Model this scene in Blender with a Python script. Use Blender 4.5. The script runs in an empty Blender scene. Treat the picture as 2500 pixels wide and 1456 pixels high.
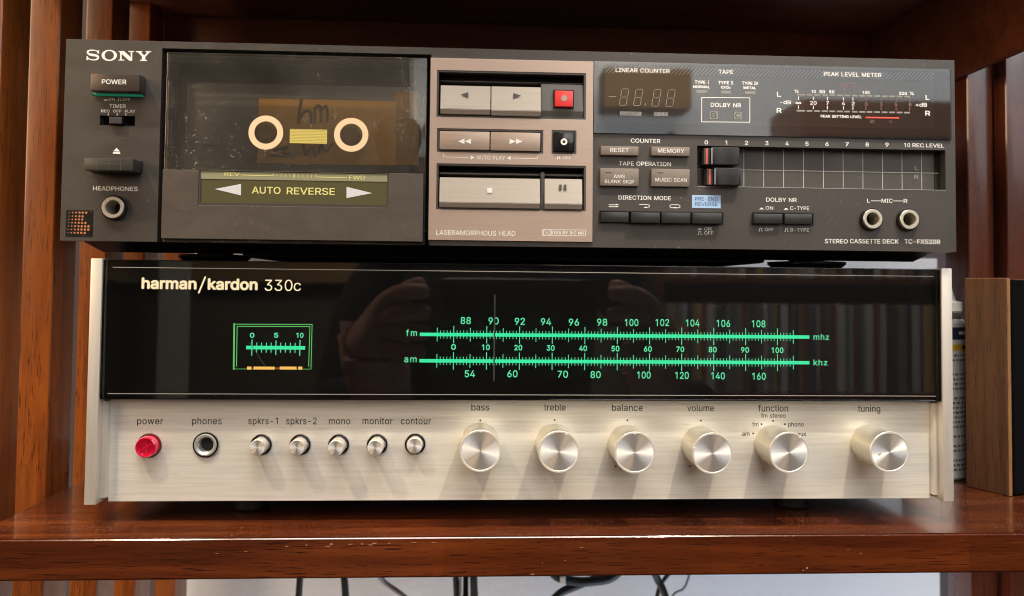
import bpy, bmesh, math, random, json
from mathutils import Vector, Matrix, Euler
random.seed(7)
S = bpy.context.scene
COL = S.collection
MM = 0.001
# ------------------------------------------------------------------ camera (solved from the photograph)
F_PX, CY_PX = 1893.3, 633.6
CAM_POS = Vector((-29.71, -373.80, 46.50))          # millimetres, origin = centre of the receiver's front
def rot(pitch, roll, yaw):
    return Matrix.Rotation(yaw, 3, 'Z') @ Matrix.Rotation(pitch, 3, 'X') @ Matrix.Rotation(roll, 3, 'Y')
CAM_ROT = rot(0.0341, -0.0102, -0.0513)
cd = bpy.data.cameras.new('camera'); cam = bpy.data.objects.new('camera', cd); COL.objects.link(cam)
cd.sensor_width = 36; cd.lens = 36 * F_PX / 2500; cd.shift_y = -(728 - CY_PX) / 2500
cd.clip_start = 0.01; cd.clip_end = 50
cam.matrix_world = Matrix.Translation(CAM_POS * MM) @ (CAM_ROT @ Matrix.Rotation(math.pi / 2, 3, 'X')).to_4x4()
cd.dof.use_dof = True; cd.dof.focus_distance = .376; cd.dof.aperture_fstop = 11
S.camera = cam
S.cycles.filter_width = 1.1
# ------------------------------------------------------------------ world, lamps, exposure
W = bpy.data.worlds.new('World'); S.world = W; W.use_nodes = True
W.node_tree.nodes['Background'].inputs[0].default_value = (0.80, 0.85, 1.0, 1)
W.node_tree.nodes['Background'].inputs[1].default_value = 0.05
S.view_settings.view_transform = 'Standard'; S.view_settings.look = 'None'
S.view_settings.exposure = 0.16; S.view_settings.gamma = 1.0
def lamp(kind, name, loc, power, color, size=0.03, target=None, size_y=None, spot=None):
    l = bpy.data.lights.new(name, kind); l.energy = power; l.color = color
    o = bpy.data.objects.new(name, l); COL.objects.link(o); o.location = Vector(loc) * MM
    if kind == 'AREA':
        l.shape = 'RECTANGLE'; l.size = size; l.size_y = size_y or size
    else: l.shadow_soft_size = size
    if kind == 'SPOT': l.spot_size = spot; l.spot_blend = 0.6
    if target is not None:
        o.rotation_euler = (Vector(target) - Vector(loc)).to_track_quat('-Z', 'Y').to_euler()
    return o
lamp('SPOT', 'ceiling_spot_left', (-540, -345, 900), 26., (1.0, 0.85, 0.60), 0.016, (-185, 0, -55), spot=.46)
lamp('SPOT', 'ceiling_spot_right', (300, -345, 900), 34., (1.0, 0.87, 0.64), 0.016, (140, 0, -55), spot=.47)
lamp('AREA', 'ceiling_light', (-100, -560, 1500), 25.0, (1.0, 0.93, 0.85), 0.9, (0, 0, 0), 0.5)
lamp('AREA', 'window_light', (1500, -1300, 1300), 9.0, (0.80, 0.89, 1.0), 1.0, (0, 0, 0), 1.2)
lamp('AREA', 'lamp_light_left', (-1500, -1000, 600), 13.0, (1.0, 0.70, 0.42), 0.6, (-150, 0, 0), 0.8)

# ------------------------------------------------------------------ helpers
def frame(pos, R3):
    """local frame (mm). returns f(u, v, y) -> (x, z) where the sight line of photo pixel (u, v) meets local depth y"""
    Rt = R3.transposed(); o = Rt @ (CAM_POS - Vector(pos))
    def f(u, v, y=0.0):
        d = Rt @ (CAM_ROT @ Vector(((u - 1250) / F_PX, 1.0, -(v - CY_PX) / F_PX)))
        t = (y - o.y) / d.y
        p = o + d * t
        return p.x, p.z
    return f
def link(name, me, mat=None, parent=None, smooth=False):
    o = bpy.data.objects.new(name, me); COL.objects.link(o)
    if mat: me.materials.append(mat)
    if parent: o.parent = parent
    if smooth:
        for p in me.polygons: p.use_smooth = True
    return o
def obj(name, bm, mat=None, parent=None, smooth=False, loc=None):
    bmesh.ops.recalc_face_normals(bm, faces=bm.faces)
    if loc is not None:
        bmesh.ops.translate(bm, verts=bm.verts, vec=-Vector(loc))
    bmesh.ops.scale(bm, verts=bm.verts, vec=(MM, MM, MM))
    me = bpy.data.meshes.new(name); bm.to_mesh(me); bm.free()
    o = link(name, me, mat, parent, smooth)
    if loc is not None: o.location = Vector(loc) * MM
    if smooth and hasattr(me, 'set_sharp_from_angle'): me.set_sharp_from_angle(angle=math.radians(17))
    return o
def tag(o, label=None, cat=None, group=None, kind=None):
    if label: o['label'] = label
    if cat: o['category'] = cat
    if group: o['group'] = group
    if kind: o['kind'] = kind
    return o
def thing(name, label, cat, loc, R3=None, group=None):
    o = bpy.data.objects.new(name, None); COL.objects.link(o)
    o.empty_display_size = 0.02
    o.matrix_world = Matrix.Translation(Vector(loc) * MM) @ (R3.to_4x4() if R3 else Matrix())
    return tag(o, label, cat, group)
def box(x0, x1, y0, y1, z0, z1, bev=0.0, bm=None, seg=2):
    b = bmesh.new()
    bmesh.ops.create_cube(b, size=1)
    for v in b.verts:
        v.co = Vector(((x0 + x1) / 2 + v.co.x * (x1 - x0), (y0 + y1) / 2 + v.co.y * (y1 - y0), (z0 + z1) / 2 + v.co.z * (z1 - z0)))
    if bev: bmesh.ops.bevel(b, geom=b.edges, offset=bev, segments=seg, affect='EDGES', profile=0.6)
    if bm is None: return b
    merge(bm, b); return bm
def merge(bm, b):
    me = bpy.data.meshes.new('tmp'); b.to_mesh(me); b.free(); bm.from_mesh(me); bpy.data.meshes.remove(me)
def rect(bm, x0, x1, z0, z1, y):
    """flat print facing the room"""
    vs = [bm.verts.new((x, y, z)) for x, z in ((x0, z0), (x1, z0), (x1, z1), (x0, z1))]
    bm.faces.new(vs); return bm
def poly(bm, pts, y):
    bm.faces.new([bm.verts.new((x, y, z)) for x, z in pts]); return bm
def line(bm, pts, w, y):
    for (xa, za), (xb, zb) in zip(pts, pts[1:]):
        d = Vector((xb - xa, zb - za)); L = d.length
        if L < 1e-6: continue
        d /= L; n = Vector((-d.y, d.x)) * w / 2; e = d * w / 2
        poly(bm, [(xa - e.x - n.x, za - e.y - n.y), (xb + e.x - n.x, zb + e.y - n.y), (xb + e.x + n.x, zb + e.y + n.y), (xa - e.x + n.x, za - e.y + n.y)], y)
    return bm
def plate(x0, x1, z0, z1, y0, y1, holes):
    """front panel with rectangular openings, real thickness"""
    xs = sorted({x0, x1, *[h[0] for h in holes], *[h[1] for h in holes]})
    zs = sorted({z0, z1, *[h[2] for h in holes], *[h[3] for h in holes]})
    bm = bmesh.new(); V = {}
    def vt(i, j, y):
        k = (i, j, y)
        if k not in V: V[k] = bm.verts.new((xs[i], y, zs[j]))
        return V[k]
    nx, nz = len(xs) - 1, len(zs) - 1
    def solid(i, j):
        if i < 0 or j < 0 or i >= nx or j >= nz: return False
        cx, cz = (xs[i] + xs[i + 1]) / 2, (zs[j] + zs[j + 1]) / 2
        return not any(h[0] < cx < h[1] and h[2] < cz < h[3] for h in holes)
    for i in range(nx):
        for j in range(nz):
            if not solid(i, j): continue
            for y in (y0, y1): bm.faces.new([vt(i, j, y), vt(i + 1, j, y), vt(i + 1, j + 1, y), vt(i, j + 1, y)])
            for di, dj, a, b in ((-1, 0, (0, 0), (0, 1)), (1, 0, (1, 0), (1, 1)), (0, -1, (0, 0), (1, 0)), (0, 1, (0, 1), (1, 1))):
                if not solid(i + di, j + dj):
                    A, B = (i + a[0], j + a[1]), (i + b[0], j + b[1])
                    bm.faces.new([vt(*A, y0), vt(*B, y0), vt(*B, y1), vt(*A, y1)])
    return bm
def lathe(prof, cx, cz, n=48, bm=None, cap0=False, cap1=False):
    """profile [(radius, y)...] turned about an axis along y"""
    b = bm or bmesh.new(); rings = []
    for r, y in prof:
        rings.append([b.verts.new((cx + r * math.cos(2 * math.pi * k / n), y, cz + r * math.sin(2 * math.pi * k / n))) for k in range(n)])
    for A, B in zip(rings, rings[1:]):
        for k in range(n): b.faces.new([A[k], A[(k + 1) % n], B[(k + 1) % n], B[k]])
    if cap0: b.faces.new(rings[0])
    if cap1: b.faces.new(rings[-1])
    return b
def lathe_z(prof, cx, cy, n=32, bm=None):
    b = bm or bmesh.new(); rings = []
    for r, z in prof:
        rings.append([b.verts.new((cx + r * math.cos(2 * math.pi * k / n), cy + r * math.sin(2 * math.pi * k / n), z)) for k in range(n)])
    for A, B in zip(rings, rings[1:]):
        for k in range(n): b.faces.new([A[k], A[(k + 1) % n], B[(k + 1) % n], B[k]])
    b.faces.new(rings[0]); b.faces.new(rings[-1])
    return b
def disc(bm, cx, cz, r, y, n=24):
    bm.faces.new([bm.verts.new((cx + r * math.cos(2 * math.pi * k / n), y, cz + r * math.sin(2 * math.pi * k / n))) for k in range(n)]); return bm
def annulus(bm, cx, cz, r0, r1, y, n=40):
    A, B = [[bm.verts.new((cx + r * math.cos(2 * math.pi * k / n), y, cz + r * math.sin(2 * math.pi * k / n))) for k in range(n)] for r in (r0, r1)]
    for k in range(n): bm.faces.new([A[k], A[(k + 1) % n], B[(k + 1) % n], B[k]])
    return bm
def tube(pts, r, n=10, bm=None):
    b = bm or bmesh.new(); rings = []
    P = [Vector(p) for p in pts]
    for i, p in enumerate(P):
        t = (P[min(i + 1, len(P) - 1)] - P[max(i - 1, 0)]).normalized()
        a = t.cross(Vector((0, 1, 0.013))).normalized(); c = t.cross(a)
        rr = r[i] if isinstance(r, (list, tuple)) else r
        rings.append([b.verts.new(p + (a * math.cos(2 * math.pi * k / n) + c * math.sin(2 * math.pi * k / n)) * rr) for k in range(n)])
    for A, B in zip(rings, rings[1:]):
        for k in range(n): b.faces.new([A[k], A[(k + 1) % n], B[(k + 1) % n], B[k]])
    b.faces.new(rings[0]); b.faces.new(rings[-1]); return b
def catmull(P, n=8):
    P = [Vector(p) for p in P]; Q = [P[0] * 2 - P[1]] + P + [P[-1] * 2 - P[-2]]; out = []
    for i in range(1, len(Q) - 2):
        a, b, c, d = Q[i - 1:i + 3]
        for k in range(n):
            t = k / n
            out.append(0.5 * ((2 * b) + (c - a) * t + (2 * a - 5 * b + 4 * c - d) * t * t + (3 * b - a - 3 * c + d) * t ** 3))
    return out + [P[-1]]
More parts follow.
